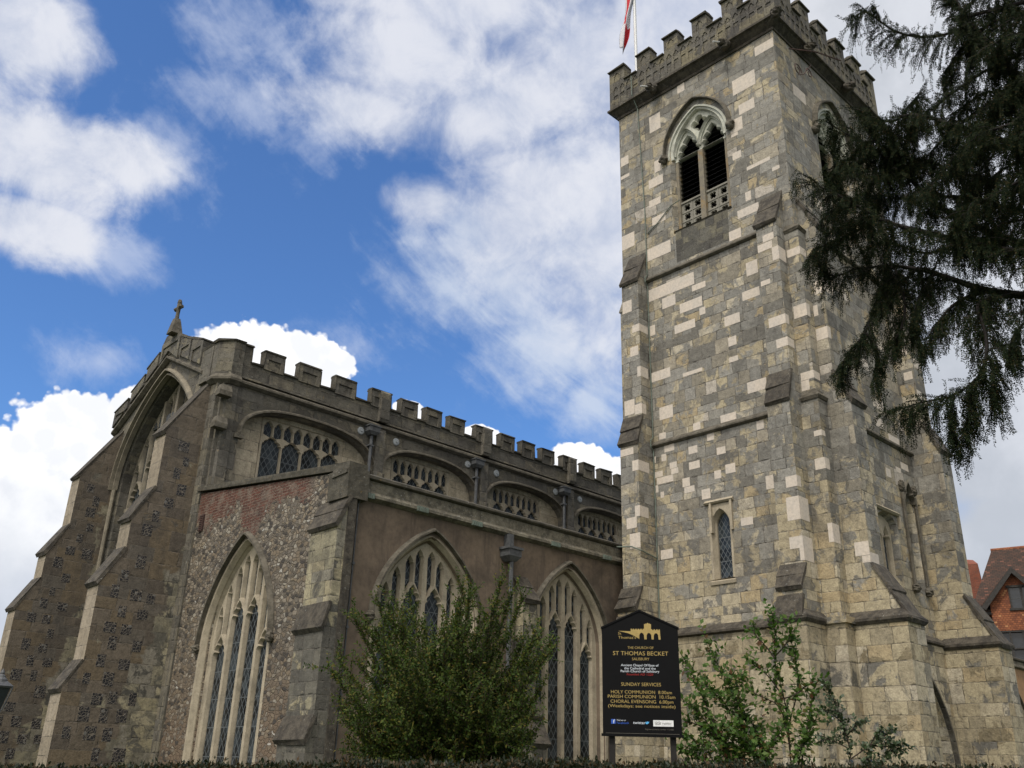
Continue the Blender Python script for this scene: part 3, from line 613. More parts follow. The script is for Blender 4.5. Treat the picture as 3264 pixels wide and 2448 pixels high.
B1n = [(FX(19.55), [(10.535, 10.72, 14.39, 14.79), (10.7, 11.135, 14.795, 15.02), (10.63, 10.96, 15.05, 15.26), (10.86, 11.135, 13.77, 13.91), (10.535, 11.01, 12.49, 12.76), (10.535, 10.85, 11.86, 12.1)]),
       (FX(19.32), [(10.535, 10.82, 8.11, 8.38), (10.535, 10.86, 7.31, 7.87), (10.535, 10.87, 6.64, 6.92)]),
       (FY(10.53), [(19.547, 19.9, 14.39, 14.79), (19.547, 19.72, 12.49, 12.76), (19.547, 19.86, 11.86, 12.1), (19.317, 19.5, 8.11, 8.38), (19.317, 19.74, 7.31, 7.87), (19.317, 19.75, 6.35, 6.92)])]
buttress(W_, 10.53, 11.14, TB, [M['tower'], M['new']], M['weather'], 2, new=B1n)
B0n = [(FX(19.55), [(15.245, 15.5, 13.86, 14.1), (15.5, 15.85, 14.6, 15.0), (15.245, 15.36, 12.4, 12.72), (15.5, 15.865, 11.3, 11.75), (15.245, 15.49, 11.25, 11.55), (15.3, 15.6, 13.1, 13.4)]),
       (FX(19.32), [(15.245, 15.45, 9.5, 9.8), (15.245, 15.4, 8.2, 8.5), (15.35, 15.7, 7.9, 8.2), (15.245, 15.6, 7.35, 7.75), (15.4, 15.865, 10.0, 10.2)]),
       (FY(15.24), [(19.547, 19.95, 13.86, 14.1), (19.547, 19.9, 12.4, 12.72), (19.547, 19.75, 11.25, 11.55), (19.317, 19.8, 9.5, 9.8), (19.317, 19.7, 8.2, 8.5)])]
buttress(W_, 15.24, 15.87, TB, [M['tower'], M['new']], M['weather'], 2, new=B0n)
B2n = [(FX(20.3), [(9.805, 10.04, 13.4, 13.78), (9.805, 10.12, 12.1, 12.43), (10.0, 10.12, 12.8, 13.11), (9.435, 9.78, 6.49, 6.81), (9.435, 9.63, 6.32, 6.48)]),
       (FY(9.8), [(20.303, 20.87, 13.5, 13.78), (20.303, 20.45, 12.1, 12.43)]), (FY(9.43), [(20.303, 20.7, 6.32, 6.55)])]
buttress(S_, 20.3, 20.95, TBS, [M['tower'], M['new']], M['weather'], 2, new=B2n)
buttress(S_, 25.4, 26.05, TBS, [M['tower'], M['new']], M['weather'], 2, new=[(FX(25.4), [(9.9, 10.2, 13.4, 13.7), (9.85, 10.1, 12.6, 12.85)]), (FY(9.8), [(25.403, 25.7, 12.0, 12.25), (25.5, 26.04, 13.0, 13.3)])])
for (x0, y0, x1, y1) in ((18.95, 10.44, 20.0, 11.28), (18.95, 15.15, 20.0, 15.96), (20.2, 8.75, 21.05, 10.2), (25.3, 8.75, 26.15, 10.2)):
    mb = MB(); mb.box((x0, y0, 0), (x1, y1, 5.0)); o = P(mb.build('buttress_base', M['base']))
    mb = MB(); a = .075
    mb.loft([[(x0-.02, y0-.02, 4.93), (x1+.02, y0-.02, 4.93), (x1+.02, y1+.02, 4.93), (x0-.02, y1+.02, 4.93)],
             [(x0-a, y0-a, 5.0), (x1+a, y0-a, 5.0), (x1+a, y1+a, 5.0), (x0-a, y1+a, 5.0)], [(x0-a, y0-a, 5.06), (x1+a, y0-a, 5.06), (x1+a, y1+a, 5.06), (x0-a, y1+a, 5.06)],
             [(x0+.1, y0+.1, 5.24), (x1-.1, y0+.1, 5.24), (x1-.1, y1-.1, 5.24), (x0+.1, y1-.1, 5.24)]])
    sub(mb.build('plinth_moulding', M['weather']), o)
# clasping corner pilaster in two stages
mb = MB(); mb.box((19.94, 10.13, 10.6), (20.42, 10.56, 15.35)); mb.box((19.88, 10.06, 5.0), (20.44, 10.58, 10.45))
blocks(mb, FX(19.94), [(10.14, 10.5, 14.55, 14.78), (10.135, 10.49, 12.72, 13.08), (10.135, 10.48, 10.97, 11.18), (10.27, 10.49, 10.69, 10.96)])
blocks(mb, FX(19.88), [(10.09, 10.26, 9.42, 9.56), (10.065, 10.32, 8.58, 8.86), (10.065, 10.17, 6.8, 7.25)])
blocks(mb, FY(10.13), [(19.937, 20.25, 14.55, 14.78), (19.937, 20.12, 12.72, 13.08), (19.937, 20.25, 10.97, 11.18)])
blocks(mb, FY(10.06), [(19.877, 20.1, 8.58, 8.86), (19.877, 20.2, 6.8, 7.25), (19.877, 20.05, 9.42, 9.56)])
pil = P(mb.build('corner_pilaster', [M['tower'], M['new']])); mb = MB()
for x, y, z in ((19.94, 10.13, 15.3), (19.88, 10.06, 10.4)):
    mb = MB(); a = .07; mb.loft([[(x-.02, y-.02, z), (x+.5, y-.02, z), (x+.5, y+.45, z), (x-.02, y+.45, z)], [(x-a, y-a, z+.07), (x+.5, y-a, z+.07), (x+.5, y+.45, z+.07), (x-a, y+.45, z+.07)],
             [(x+.06, y+.1, z+.28), (x+.5, y+.1, z+.28), (x+.5, y+.4, z+.28), (x+.06, y+.4, z+.28)]])
    sub(mb.build('weathering', M['string']), pil)
mb = MB(); mb.box((19.8, 9.97, 0), (20.5, 10.62, 5.0)); mb.box((19.74, 9.90, 4.96), (20.5, 10.66, 5.1)); P(mb.build('corner_pilaster', M['base']))
mb = MB(); mb.box((20.02, 15.9, 5.0), (20.5, 16.32, 15.0)); mb.loft([[(19.98, 15.9, 15), (20.5, 15.9, 15), (20.5, 16.36, 15), (19.98, 16.36, 15)], [(20.03, 15.9, 15.5), (20.5, 15.9, 15.5), (20.5, 16.19, 15.5), (20.03, 16.19, 15.5)]])
P(mb.build('corner_pilaster', M['tower']))

# ---- cornice, battlements
def ring(mb, prof, x0=20.0, y0=10.25, x1=26.2, y1=16.18):
    rings = []
    for sx, sy, X, Y in ((-1, -1, x0, y0), (1, -1, x1, y0), (1, 1, x1, y1), (-1, 1, x0, y1)):
        rings.append([(X+sx*d, Y+sy*d, z) for d, z in prof])
    rings.append(rings[0]); mb.loft(rings, cap=False)
mb = MB(); ring(mb, [(-.1, 22.33), (.04, 22.33), (.06, 22.38), (.02, 22.44), (.20, 22.60), (.28, 22.63), (.28, 22.70), (.2, 22.76), (-.1, 22.76)])
P(mb.build('cornice', M['weather']))
for nm, F, pl_ in (('battlement', FX(19.80), (9.99, 16.38)), ('battlement', FY(10.05), (19.80, 26.4))):
    A, B_ = pl_; isw = A < 15
    flip = (lambda u: u)
    # merlon intervals along the wall
    ms = [(9.99, 10.75)]+[(11.22+k*1.13, 11.78+k*1.13) for k in range(4)]+[(15.72, 16.38)] if isw else [(20.15, 20.9)]+[(21.4+k*1.14, 22.0+k*1.14) for k in range(4)]+[(25.8, 26.4)]
    z0, zs_, zm = 22.74, 23.66, 24.28
    out = [(A if isw else 20.15, z0), (B_, z0)]
    for a, b_ in ms[::-1]: out += [(b_, zm), (a, zm)] if b_ == B_ else ([(b_, zs_), (b_, zm), (a, zm)])+([(a, zs_)] if a != ms[0][0] else [])
    # clean outline: step down between merlons
    out = [(ms[0][0], z0), (B_, z0)]
    for i, (a, b_) in enumerate(ms[::-1]):
        if i: out += [(b_, zs_)]
        out += [(b_, zm), (a, zm)]
        if i < len(ms)-1: out += [(a, zs_)]
    holes = []; u = ms[0][0]+.06; n = int((B_-ms[0][0]-.1)/.282)
    for k in range(n): holes += [light(u+k*.282+.04, u+k*.282+.242, z0+.52, zs_-.22, .15, 1, .5), [(u+k*.282+.05, z0+.1), (u+k*.282+.232, z0+.1), (u+k*.282+.232, z0+.47), (u+k*.282+.05, z0+.47)]]
    for a, b_ in ms: c_ = (a+b_)/2; holes.append(light(c_-.12, c_+.12, zs_+.1, zm-.27, .17, 1, .4))
    mb = MB(); mb.slab(F, out, -.36, 0); mb.plate(F, out, holes, -.002, .026)
    o = P(mb.build('battlement', M['parapet']))
    for a, b_ in ms:
        mb = MB(); mb.loft([[F(a-.03, zm, .10), F(b_+.03, zm, .10), F(b_+.03, zm, -.34), F(a-.03, zm, -.34)], [F(a-.03, zm+.05, .10), F(b_+.03, zm+.05, .10), F(b_+.03, zm+.05, -.34), F(a-.03, zm+.05, -.34)], [F(a, zm+.14, -.08), F(b_, zm+.14, -.08), F(b_, zm+.14, -.16), F(a, zm+.14, -.16)]]); sub(mb.build('coping', M['coping']), o)
    for (a, b_), (c_, d_) in zip(ms, ms[1:]): mb = MB(); mb.fbox(F, b_, c_, zs_, zs_+.055, -.33, .09); sub(mb.build('coping', M['coping']), o)
mb = MB()
for x0, y0, x1, y1, s in ((26.05, 10.35, 26.35, 16.38, 1), (20.1, 16.08, 26.05, 16.38, 0)):
    mb.box((x0, y0, 22.74), (x1, y1, 23.66)); L = (y1-y0) if s else (x1-x0)
    for k in range(6):
        q = k*L/5.6
        mb.box(*(((x0, y0+q, 23.66), (x1, min(y0+q+.55, y1), 24.28)) if s else ((x0+q, y0, 23.66), (min(x0+q+.55, x1), y1, 24.28))))
P(mb.build('battlement', M['parapet']))
for i, (x, y, z, dx_, dy_) in enumerate(((19.72, 14.52, 22.48, -1, 0), (19.72, 11.72, 22.5, -1, 0), (21.55, 9.98, 22.46, 0, -1), (24.05, 9.98, 22.5, 0, -1), (19.72, 9.97, 22.55, -.7, -.7))):
    mb = MB(); blob(mb, (x+dx_*.05, y+dy_*.05, z), (.17, .17, .18), 40+i); blob(mb, (x+dx_*.18, y+dy_*.18, z+.02), (.12, .12, .11), 50+i)
    g = P(mb.build('gargoyle', M['weather']))
    if i < 2:
        mb = MB(); mb.tube([(x-.2, y, z), (x-.5, y+.10, z-.10)], .028, 8); sub(mb.build('spout', M['pipe']), g)

# ---- belfry windows
def belfry(F, uc):
    hw = bel['hw']; zs, rise, pw = bel['zs'], bel['rise'], bel['pw']
    il, ir = uc-hw+.04, uc+hw-.04; c_ = uc
    mb = MB(); body = bel_open(uc, .02)
    head = [(uc-hw-.02, 19.62), (uc+hw+.02, 19.62)]+arch(uc, hw+.02, zs, rise+.02, pw, 14)
    la = light(il+.06, c_-.07, 19.60, 19.72, .62, 2, .30); lb = light(c_+.07, ir-.06, 19.60, 19.72, .62, 2, .30)
    # open at the bottom: the lights run on below the head
    la = [(il+.06, 19.66), (c_-.07, 19.66)]+la[2:]; lb = [(c_+.07, 19.66), (ir-.06, 19.66)]+lb[2:]
    ft = foil(uc, 20.62, .27, 4, 0.0)
    mb.plate(F, head, [la, lb, ft], -.34, -.16, .035, .09)
    mb.fbox(F, uc-hw-.02, il+.06, 19.56, 19.62, -.34, -.16); mb.fbox(F, c_-.07, c_+.07, 19.56, 19.62, -.34, -.16); mb.fbox(F, ir-.06, uc+hw+.02, 19.56, 19.62, -.34, -.16)
    for pt in (arch(uc-hw/2+.005, hw/2-.05, 19.74, .78, 1.9, 8), arch(uc+hw/2-.005, hw/2-.05, 19.74, .78, 1.9, 8)): hood(mb, F, pt, .05, -.10, -.17)
    win = P(mb.build('belfry_window', M['pale']))
    mb = MB(); a = arch(uc, hw+.0, zs-.1, rise+.1, pw, 14)
    hood(mb, F, arch(uc, hw-.01, zs-.12, rise+.10, pw, 14), .15, -.04, -.22); hood(mb, F, arch(uc, hw+.11, zs-.12, rise+.16, pw, 14), .07, .018, -.1)
    sub(mb.build('arch_moulding', M['pale']), win)
    mb = MB(); pt = arch(uc, hw+.24, zs+.02, rise+.28, pw, 16); hood(mb, F, pt, .09, .15)
    blob(mb, F(uc-hw-.3, zs-.03, .08), (.13, .14, .17), 3); blob(mb, F(uc+hw+.3, zs-.03, .08), (.13, .14, .17), 4)
    sub(mb.build('hood_mould', M['string']), win)
    mb = MB(); mb.fbox(F, c_-.085, c_+.085, 17.0, 19.57, -.34, -.13); mb.fbox(F, uc-hw-.01, il+.04, 17.0, 19.57, -.34, -.17); mb.fbox(F, ir-.04, uc+hw+.01, 17.0, 19.57, -.34, -.17)
    sub(mb.build('mullion', M['mull']), win)
    mb = MB()
    for a, b_ in ((il+.04, c_-.085), (c_+.085, ir-.04)):
        z = 18.06
        while z < 20.2: mb.slab(lambda u, v, d: F(d, v, u), [(-.24, z), (-.22, z-.02), (-.42, z+.15), (-.44, z+.17)], a-.03, b_+.03); z += .165
    sub(mb.build('louvre', M['louvre']), win)
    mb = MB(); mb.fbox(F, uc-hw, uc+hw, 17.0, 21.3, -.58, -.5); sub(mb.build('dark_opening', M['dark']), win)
    mb = MB()
    for a, b_ in ((il+.04, c_-.085), (c_+.085, ir-.04)):
        cw = (b_-a)/2; hs = [foil(a+cw*(i+.5), 17.02+.32*(j+.5), .118) for i in range(2) for j in range(3)]
        mb.plate(F, [(a, 17.0), (b_, 17.0), (b_, 17.99), (a, 17.99)], hs, -.30, -.24, .012, .03)
        mb.fbox(F, a, b_, 17.99, 18.05, -.32, -.2)
        for i in (1,): mb.fbox(F, a+cw-.015, a+cw+.015, 17.0, 17.99, -.26, -.225)
        for j in (1, 2): mb.fbox(F, a, b_, 17.02+.32*j-.014, 17.02+.32*j+.014, -.26, -.222)
    sub(mb.build('pierced_panel', M['lattice']), win)
    mb = MB(); mb.prism(F, [(-.3, 16.96), (-.02, 16.96), (.02, 16.99), (-.3, 17.02)], uc-hw-.08, uc+hw+.08); sub(mb.build('sill', M['string']), win)
belfry(W_, bel['uc']); belfry(S_, 23.1)
# stained apron under the belfry sill
mb = MB(); mb.fbox(W_, 12.25, 14.1, 15.9, 16.94, -.1, .003); P(mb.build('stained_apron', M['apron']))

# ---- slit, two-light window and niche of the tower
def leaded(F, outline, d, mat, par):
    mb = MB(); mb.slab(F, outline, d-.02, d); sub(mb.build('leaded_glass', mat), par)
mb = MB(); mb.plate(W_, [(12.82, 6.36), (13.5, 6.36), (13.5, 8.3), (12.82, 8.3)], [slit], -.2, .004, .07, .15)
for k in (0, 1): mb.fbox(W_, 12.76+.62*k, 12.82+.62*k+.06*0, 7.55, 8.38, -.05, .07)
mb.prism(W_, [(-.05, 8.32), (.05, 8.32), (.09, 8.36), (-.05, 8.48)], 12.72, 13.6); mb.prism(W_, [(-.1, 6.22), (.03, 6.22), (.05, 6.3), (-.1, 6.38)], 12.8, 13.55)
o = P(mb.build('slit_window', M['dress'])); leaded(W_, offset(slit, .02), -.2, M['glass2'], o)
mb = MB(); so_ = opening(23.25, .5, 6.18, 7.77, .44, 5)
ll = [light(22.82, 23.21, 6.28, 7.5, .42, 1, .4), light(23.29, 23.68, 6.28, 7.5, .42, 1, .4)]
mb.plate(S_, so_, ll, -.32, -.16, .03, .08); mb.prism(S_, [(-.05, 8.24), (.05, 8.24), (.10, 8.29), (-.05, 8.42)], 22.55, 23.95)
for k in (22.55, 23.89): mb.fbox(S_, k, k+.06, 7.9, 8.3, -.05, .08)
o = P(mb.build('mullioned_window', M['dress'])); leaded(S_, so_, -.3, M['glass2'], o)
mb = MB(); mb.slab(S_, opening(24.72, .3, 6.45, 8.85, .37, 1.8, 8), -.36, -.32)
o = P(mb.build('niche', M['dress'])); mb = MB()
for k in (24.34, 25.1):
    mb.tube([S_(k, 6.5, .06), S_(k, 9.0, .06)], .045, 8); blob(mb, S_(k, 6.42, .08), (.11, .11, .13), int(k*10)); blob(mb, S_(k, 9.2, .06), (.09, .09, .16), int(k*10)+1)
hood(mb, S_, light(24.42, 25.02, 0, 8.8, .55, 1, .3)[2:], .06, .10); sub(mb.build('niche_shaft', M['string']), o)

# ---- lightning strips and iron bracket on the tower
mb = MB(); mb.tube([(19.74, 15.40, 23.6), (19.72, 15.38, 22.78), (19.95, 15.34, 22.3), (19.97, 15.30, 20.9), (19.97, 15.2, 18.1), (19.97, 15.2, 15.9), (19.86, 15.2, 15.75), (19.86, 15.2, 15.6), (19.97, 15.2, 15.5), (19.97, 15.2, 10.6), (19.86, 15.2, 10.5), (19.86, 15.2, 10.3), (19.97, 15.2, 10.2), (19.97, 15.2, 5.3)], .018, 6)
mb.tube([(19.97, 15.14, 17.35), (19.97, 14.75, 17.55), (19.97, 14.2, 17.95), (19.97, 13.86, 18.0)], .016, 6)
P(mb.build('lightning_conductor', M['copper']))
mb = MB(); mb.tube([(20.3, 9.95, 21.62), (21.3, 9.62, 21.95), (22.5, 9.40, 22.25)], .022, 6)
def spiral(c, r0, tns, s=1): return [(c[0]+s*r0*(1-.7*k/24)*math.cos(tns*2*math.pi*k/24), c[1], c[2]+r0*(1-.7*k/24)*math.sin(tns*2*math.pi*k/24)) for k in range(25)]
mb.tube(spiral((20.6, 9.9, 21.0), .22, 1.3), .014, 5); mb.tube(spiral((21.2, 9.85, 21.2), .18, 1.2, -1), .014, 5); mb.tube([(20.6, 9.9, 20.8), (20.9, 9.88, 21.0), (21.25, 9.8, 21.5)], .014, 5)
P(mb.build('scrolled_bracket', M['iron']))
# ================================================================ nave: clerestory wall
N_ = FY(23.0)
bays = [(11.35, 15.85), (16.22, 20.2), (20.66, 24.64), (25.1, 29.1)]
recs = [[(a, 7.9), (b_, 7.9)]+round_arch((a+b_)/2, (b_-a)/2, 10.25, .98, 2.5, 22) for a, b_ in bays]
mb = MB(); mb.plate(N_, [(10.62, 7.0), (44, 7.0), (44, 11.75), (10.62, 11.75)], recs, -.4, 0, .05, .1)
P(mb.build('nave_wall', M['nave']))
mb = MB(); mb.prism(N_, [(-.05, 11.66), (.04, 11.66), (.14, 11.72), (.14, 11.78), (-.05, 11.92)], 10.75, 44); P(mb.build('string_course', M['string']))
def clerestory(a, b_, w0, w1):
    n = 8; p = (w1-w0)/n
    ups = [light(w0+p*k+.035, w0+p*(k+1)-.035, 10.58, 10.84, .18, 1, .42, -.05 if k % 2 else .03, .03 if k % 2 else -.05) for k in range(n)]
    lows = [light(w0+2*p*k+.033, w0+2*p*(k+1)-.033, 8.3, 10.28, .27, 2, .2) for k in range(4)]
    rec = [(a, 7.9), (b_, 7.9)]+round_arch((a+b_)/2, (b_-a)/2, 10.25, .98, 2.5, 22)
    hole = [(w0-.06, 8.1), (w1+.06, 8.1), (w1+.06, 11.06), (w0-.06, 11.06)]
    mb = MB(); mb.plate(N_, offset(rec, .04), [hole], -.5, -.3, .03, .05); o = P(mb.build('blind_recess', M['recess']))
    mb = MB(); mb.plate(N_, hole, ups+lows, -.46, -.325, .022, .07); wdw = P(mb.build('clerestory_window', M['dress']))
    leaded(N_, offset(hole, .02), -.42, M['glass'], wdw)
    mb = MB(); hood(mb, N_, round_arch((a+b_)/2, (b_-a)/2+.03, 10.25, 1.02, 2.5, 22), .10, .10)
    for u in (a-.14, b_-.02): mb.fbox(N_, u-.06, u+.2, 10.12, 10.24, -.05, .11)
    sub(mb.build('hood_mould', M['string']), wdw)
clerestory(*bays[0], 12.2, 14.88); clerestory(*bays[1], 16.9, 19.22); clerestory(*bays[2], 21.3, 23.6); clerestory(*bays[3], 25.75, 28.05)
# pilasters between the bays and the battlemented parapet
for x in (15.86, 20.3, 24.72, 29.2):
    mb = MB(); mb.fbox(N_, x, x+.34, 7.2, 11.66, -.1, .12); P(mb.build('wall_pilaster', M['nave']))
NP = FY(22.93)
mer = [(11.35, 11.9), (12.5+.38, 13.62), (14.18, 14.92)]
for k, x in enumerate((15.5, 19.98, 24.4)):
    mer += [(x+.05, x+.80)]
    if k < 2: mer += [(x+1.24+j*1.04, x+1.88+j*1.04) for j in range(3)]
    else: mer += [(x+1.2+j*1.04, x+1.84+j*1.04) for j in range(12)]
out = [(10.95, 11.9), (38, 11.9)]; top = []
mer = [(10.95, 11.30)]+[(11.72, 12.36)]+mer[1:]
mer = [q for q in mer if q[1] < 37.9]
for i, (a, b_) in enumerate(mer[::-1]): out += [(38, 12.40)] if i == 0 else []; out += [(b_, 12.40), (b_, 12.90), (a, 12.90)]+([(a, 12.40)] if i < len(mer)-1 else [])
mb = MB(); mb.slab(NP, out, -.2, 0)
for a, b_ in mer:   # raised rim round each merlon face
    if a > 11: mb.plate(NP, [(a, 12.36), (b_, 12.36), (b_, 12.90), (a, 12.90)], [[(a+.12, 12.36+.03), (b_-.12, 12.39), (b_-.12, 12.70), (a+.12, 12.70)]], -.003, .045)
o = P(mb.build('battlement', M['nave']))
def cope(mb, F, a, b_, z, t=.23, h=.06):
    mb.loft([[F(a, z, .075), F(b_, z, .075), F(b_, z, -t), F(a, z, -t)], [F(a, z+.045, .085), F(b_, z+.045, .085), F(b_, z+.045, -t), F(a, z+.045, -t)], [F(a, z+h, .02), F(b_, z+h, .02), F(b_, z+h, -t+.05), F(a, z+h, -t+.05)]])
for a, b_ in mer: mb = MB(); cope(mb, NP, a-.025, b_+.025, 12.90); mb.fbox(NP, a-.022, a-.002, 12.44, 12.90, -.2, .055); mb.fbox(NP, b_+.002, b_+.022, 12.44, 12.90, -.2, .055); sub(mb.build('coping', M['coping']), o)
for (a, b_), (c_, d_) in zip(mer, mer[1:]): mb = MB(); cope(mb, NP, b_+.024, c_-.024, 12.40, .23, .05); sub(mb.build('coping', M['coping']), o)
for x in (15.86, 20.3, 24.72):
    mb = MB(); mb.prism(NP, [(-.1, 11.9), (.12, 11.9), (.17, 12.0), (.17, 12.86), (.08, 12.95), (-.1, 12.95)], x, x+.34); P(mb.build('parapet_shaft', M['nave']))
# downpipes with hoppers, round tie plates
for x in (15.66, 20.1, 24.5):
    mb = MB(); mb.tube([N_(x, 11.45, .13), N_(x, 7.4, .13)], .05, 8)
    for z in (11.0, 9.9, 8.8): mb.fbox(N_, x-.09, x+.09, z, z+.05, -.02, .19)
    o = P(mb.build('downpipe', M['lead'])); mb = MB()
    mb.loft([[N_(x-.1, 11.36, .02), N_(x+.1, 11.36, .02), N_(x+.1, 11.36, .24), N_(x-.1, 11.36, .24)], [N_(x-.2, 11.46, 0), N_(x+.2, 11.46, 0), N_(x+.2, 11.46, .3), N_(x-.2, 11.46, .3)], [N_(x-.2, 11.64, 0), N_(x+.2, 11.64, 0), N_(x+.2, 11.64, .3), N_(x-.2, 11.64, .3)]])
    mb.fbox(N_, x-.23, x+.23, 11.62, 11.66, -.02, .33); sub(mb.build('hopper', M['lead']), o)
for x in (15.32, 16.7, 19.78, 21.13, 24.15, 25.5):
    mb = MB(); mb.tube([N_(x, 11.45, -.02), N_(x, 11.45, .03), N_(x, 11.45, .045)], [.12, .12, .09], 18); mb.tube([N_(x, 11.45, .04), N_(x, 11.45, .08)], .035, 8)
    P(mb.build('tie_plate', M['disc']))
mb = MB(); mb.box((11.0, 23.1, 11.6), (38, 30.1, 11.9)); mb.box((11.0, 29.8, 7), (44, 30.2, 11.9)); P(mb.build('nave_roof', M['lead']))

# ================================================================ gable end with the great window
GX = 10.5; G = FX(GX); gu, gh = 26.72, 2.62
def slope(u, apex, drop): return apex-abs(u-gu)*drop
K = 1.42/2.9
wl = [(23.1, 0), (30.2, 0), (30.2, 12.0), (gu, 12.0+3.48*K*.82), (23.1, 12.0-.06)]
wl = [(23.1, 0), (30.2, 0), (30.2, slope(30.2, 13.45, K)), (gu, 13.45), (23.1, slope(23.1, 13.45, K))]
big = opening(gu, gh, 4.2, 9.7, 3.2, 2.1, 14)
mb = MB(); mb.plate(G, wl, [big], -.7, 0, .16, .2); P(mb.build('gable_wall', M['nave']))
mb = MB(); hood(mb, G, arch(gu, gh+.14, 9.7, 3.32, 2.1, 16), .10, .14); hood(mb, G, arch(gu, gh+.0, 9.7, 3.2, 2.1, 16), .07, .05, -.1)
for s in (-1, 1):   # shafts up the jambs
    mb.tube([G(gu+s*(gh+.05), 4.2, -.02), G(gu+s*(gh+.05), 9.7, -.02)], .07, 8)
P(mb.build('arch_moulding', M['dress_shade']))
def perp(F, uc, hw, sill, zs, rise, pw, nl, mull, d0, d1, up=.15, edge=.06):
    pit = 2*(hw-edge)/nl; L = uc-hw+edge; H = []; 
    for i in range(nl):
        a, b_ = L+i*pit+mull/2, L+(i+1)*pit-mull/2; o_ = i in (0, nl-1)
        sp = zs+(-.28 if o_ else up+.25*(1-abs((a+b_)/2-uc)/hw)); H.append(light(a, b_, sill, sp, pit*.62, 2, .30))
        for k in (0, 1):
            p0, p1 = (a, (a+b_)/2-mull*.3) if k == 0 else ((a+b_)/2+mull*.3, b_)
            far = p0 if abs(p0-uc) > abs(p1-uc) else p1
            st = hz(far, uc, hw, zs, rise, pw)-.10; mid = hz((p0+p1)/2, uc, hw, zs, rise, pw)-.11
            bl, bh_ = sp+.20, sp+pit*.62+.10
            ap = min(mid, st+.24)
            if st-bh_ > .12: H.append(light(p0, p1, 0, st-.12, max(.08, ap-st+.12), 1, .36, (bl if k == 0 else bh_), (bh_ if k == 0 else bl)))
    mb = MB(); mb.plate(F, opening(uc, hw+.01, sill-.03, zs, rise+.01, pw, 14), H, d0, d1, .028, .09); return mb
mb = perp(G, gu, gh-.02, 4.3, 9.65, 3.2, 2.1, 6, .10, -.66, -.48, .4)
for u in (gu-.86, gu, gu+.86): mb.fbox(G, u-.07, u+.07, 4.3, hz(u, gu, gh, 9.6, 3.2, 2.1), -.62, -.42)
mb.fbox(G, gu-gh, gu+gh, 9.02, 9.14, -.6, -.43)
o = P(mb.build('great_window', M['dress_shade'])); leaded(G, opening(gu, gh+.0, 4.2, 9.7, 3.2, 2.1, 14), -.6, M['glass'], o)
# raking string and stepped parapet
mb = MB()
for s in (-1, 1):
    e = 24.0 if s < 0 else 30.2; zz = slope(e, 13.45, K)
    prof = [(-.05, -.07), (.05, -.07), (.16, 0), (.16, .07), (-.05, .16)]
    mb.loft([[G(gu, 13.45+b_, a) for a, b_ in prof], [G(e, zz+b_, a) for a, b_ in prof]])
P(mb.build('string_course', M['string']))
GP = FX(10.42); base = [(23.6, slope(23.6, 13.5, K)), (gu, 13.5), (30.25, slope(30.25, 13.5, K)), (30.25, slope(30.25, 13.78, K)), (gu, 13.78), (23.6, slope(23.6, 13.78, K))]
mers = [(24.2, 24.98, 13.23, 13.56), (25.07, 25.85, 13.56, 13.92), (25.95, 27.25, 14.0, 14.0), (27.38, 28.1, 13.80, 13.46), (28.25, 29.1, 13.28, 12.92), (29.3, 30.25, 12.72, 12.5)]
mb = MB(); mb.slab(GP, base[:1]+base[1:], -.34, 0)
for a, b_, z0, z1 in mers:
    o_ = [(a, slope(a, 13.7, K)), (b_, slope(b_, 13.7, K)), (b_, z1), (a, z0)]
    if a < gu < b_: o_ = [(a, slope(a, 13.6, K)), (gu, 13.7), (b_, slope(b_, 13.6, K)), (b_, 14.0), (gu+.3, 14.28), (gu-.3, 14.28), (a, 14.0)]
    mb.slab(GP, o_, -.32, .03)
    ins = .13
    mb.plate(GP, o_, [[(a+ins, min(o_[0][1], o_[1][1])+.28), (b_-ins, min(o_[0][1], o_[1][1])+.28), (b_-ins, min(z0, z1)-.12), (a+ins, min(z0, z1)-.12)]] if min(z0, z1)-min(o_[0][1], o_[1][1]) > .5 else [], .028, .07)
o = P(mb.build('battlement', M['parapet']))
for a, b_, z0, z1 in mers:
    if not a < gu < b_: mb = MB(); mb.loft([[G(a-.03, z0, .17), G(b_+.03, z1, .17), G(b_+.03, z1, -.3), G(a-.03, z0, -.3)], [G(a-.03, z0+.06, .17), G(b_+.03, z1+.06, .17), G(b_+.03, z1+.06, -.3), G(a-.03, z0+.06, -.3)]]); sub(mb.build('coping', M['coping']), o)
# cross on the apex
mb = MB(); cx = 10.3; gu0 = gu; gu = 26.36
mb.loft([[(cx-.17, gu-.19, 14.12), (cx+.2, gu-.19, 14.12), (cx+.2, gu+.19, 14.12), (cx-.17, gu+.19, 14.12)], [(cx-.1, gu-.13, 14.55), (cx+.1, gu-.13, 14.55), (cx+.1, gu+.13, 14.55), (cx-.1, gu+.13, 14.55)], [(cx-.08, gu-.09, 14.66), (cx+.08, gu-.09, 14.66), (cx+.08, gu+.09, 14.66), (cx-.08, gu+.09, 14.66)]])
mb.tube([(cx, gu, 14.6), (cx, gu, 14.85), (cx, gu, 15.05), (cx, gu, 15.28), (cx, gu, 15.34)], [.07, .06, .07, .07, .05], 8)
mb.tube([(cx, gu-.21, 15.03), (cx, gu-.16, 15.05), (cx, gu, 15.05), (cx, gu+.16, 15.05), (cx, gu+.21, 15.03)], [.05, .07, .055, .07, .05], 8)
for q in ((gu-.17, 15.05), (gu+.17, 15.05), (gu, 15.25)): blob(mb, (cx, *q), (.075, .08, .075), int(q[0]*50), 7, .25)
gu = gu0
P(mb.build('gable_cross', M['string']))
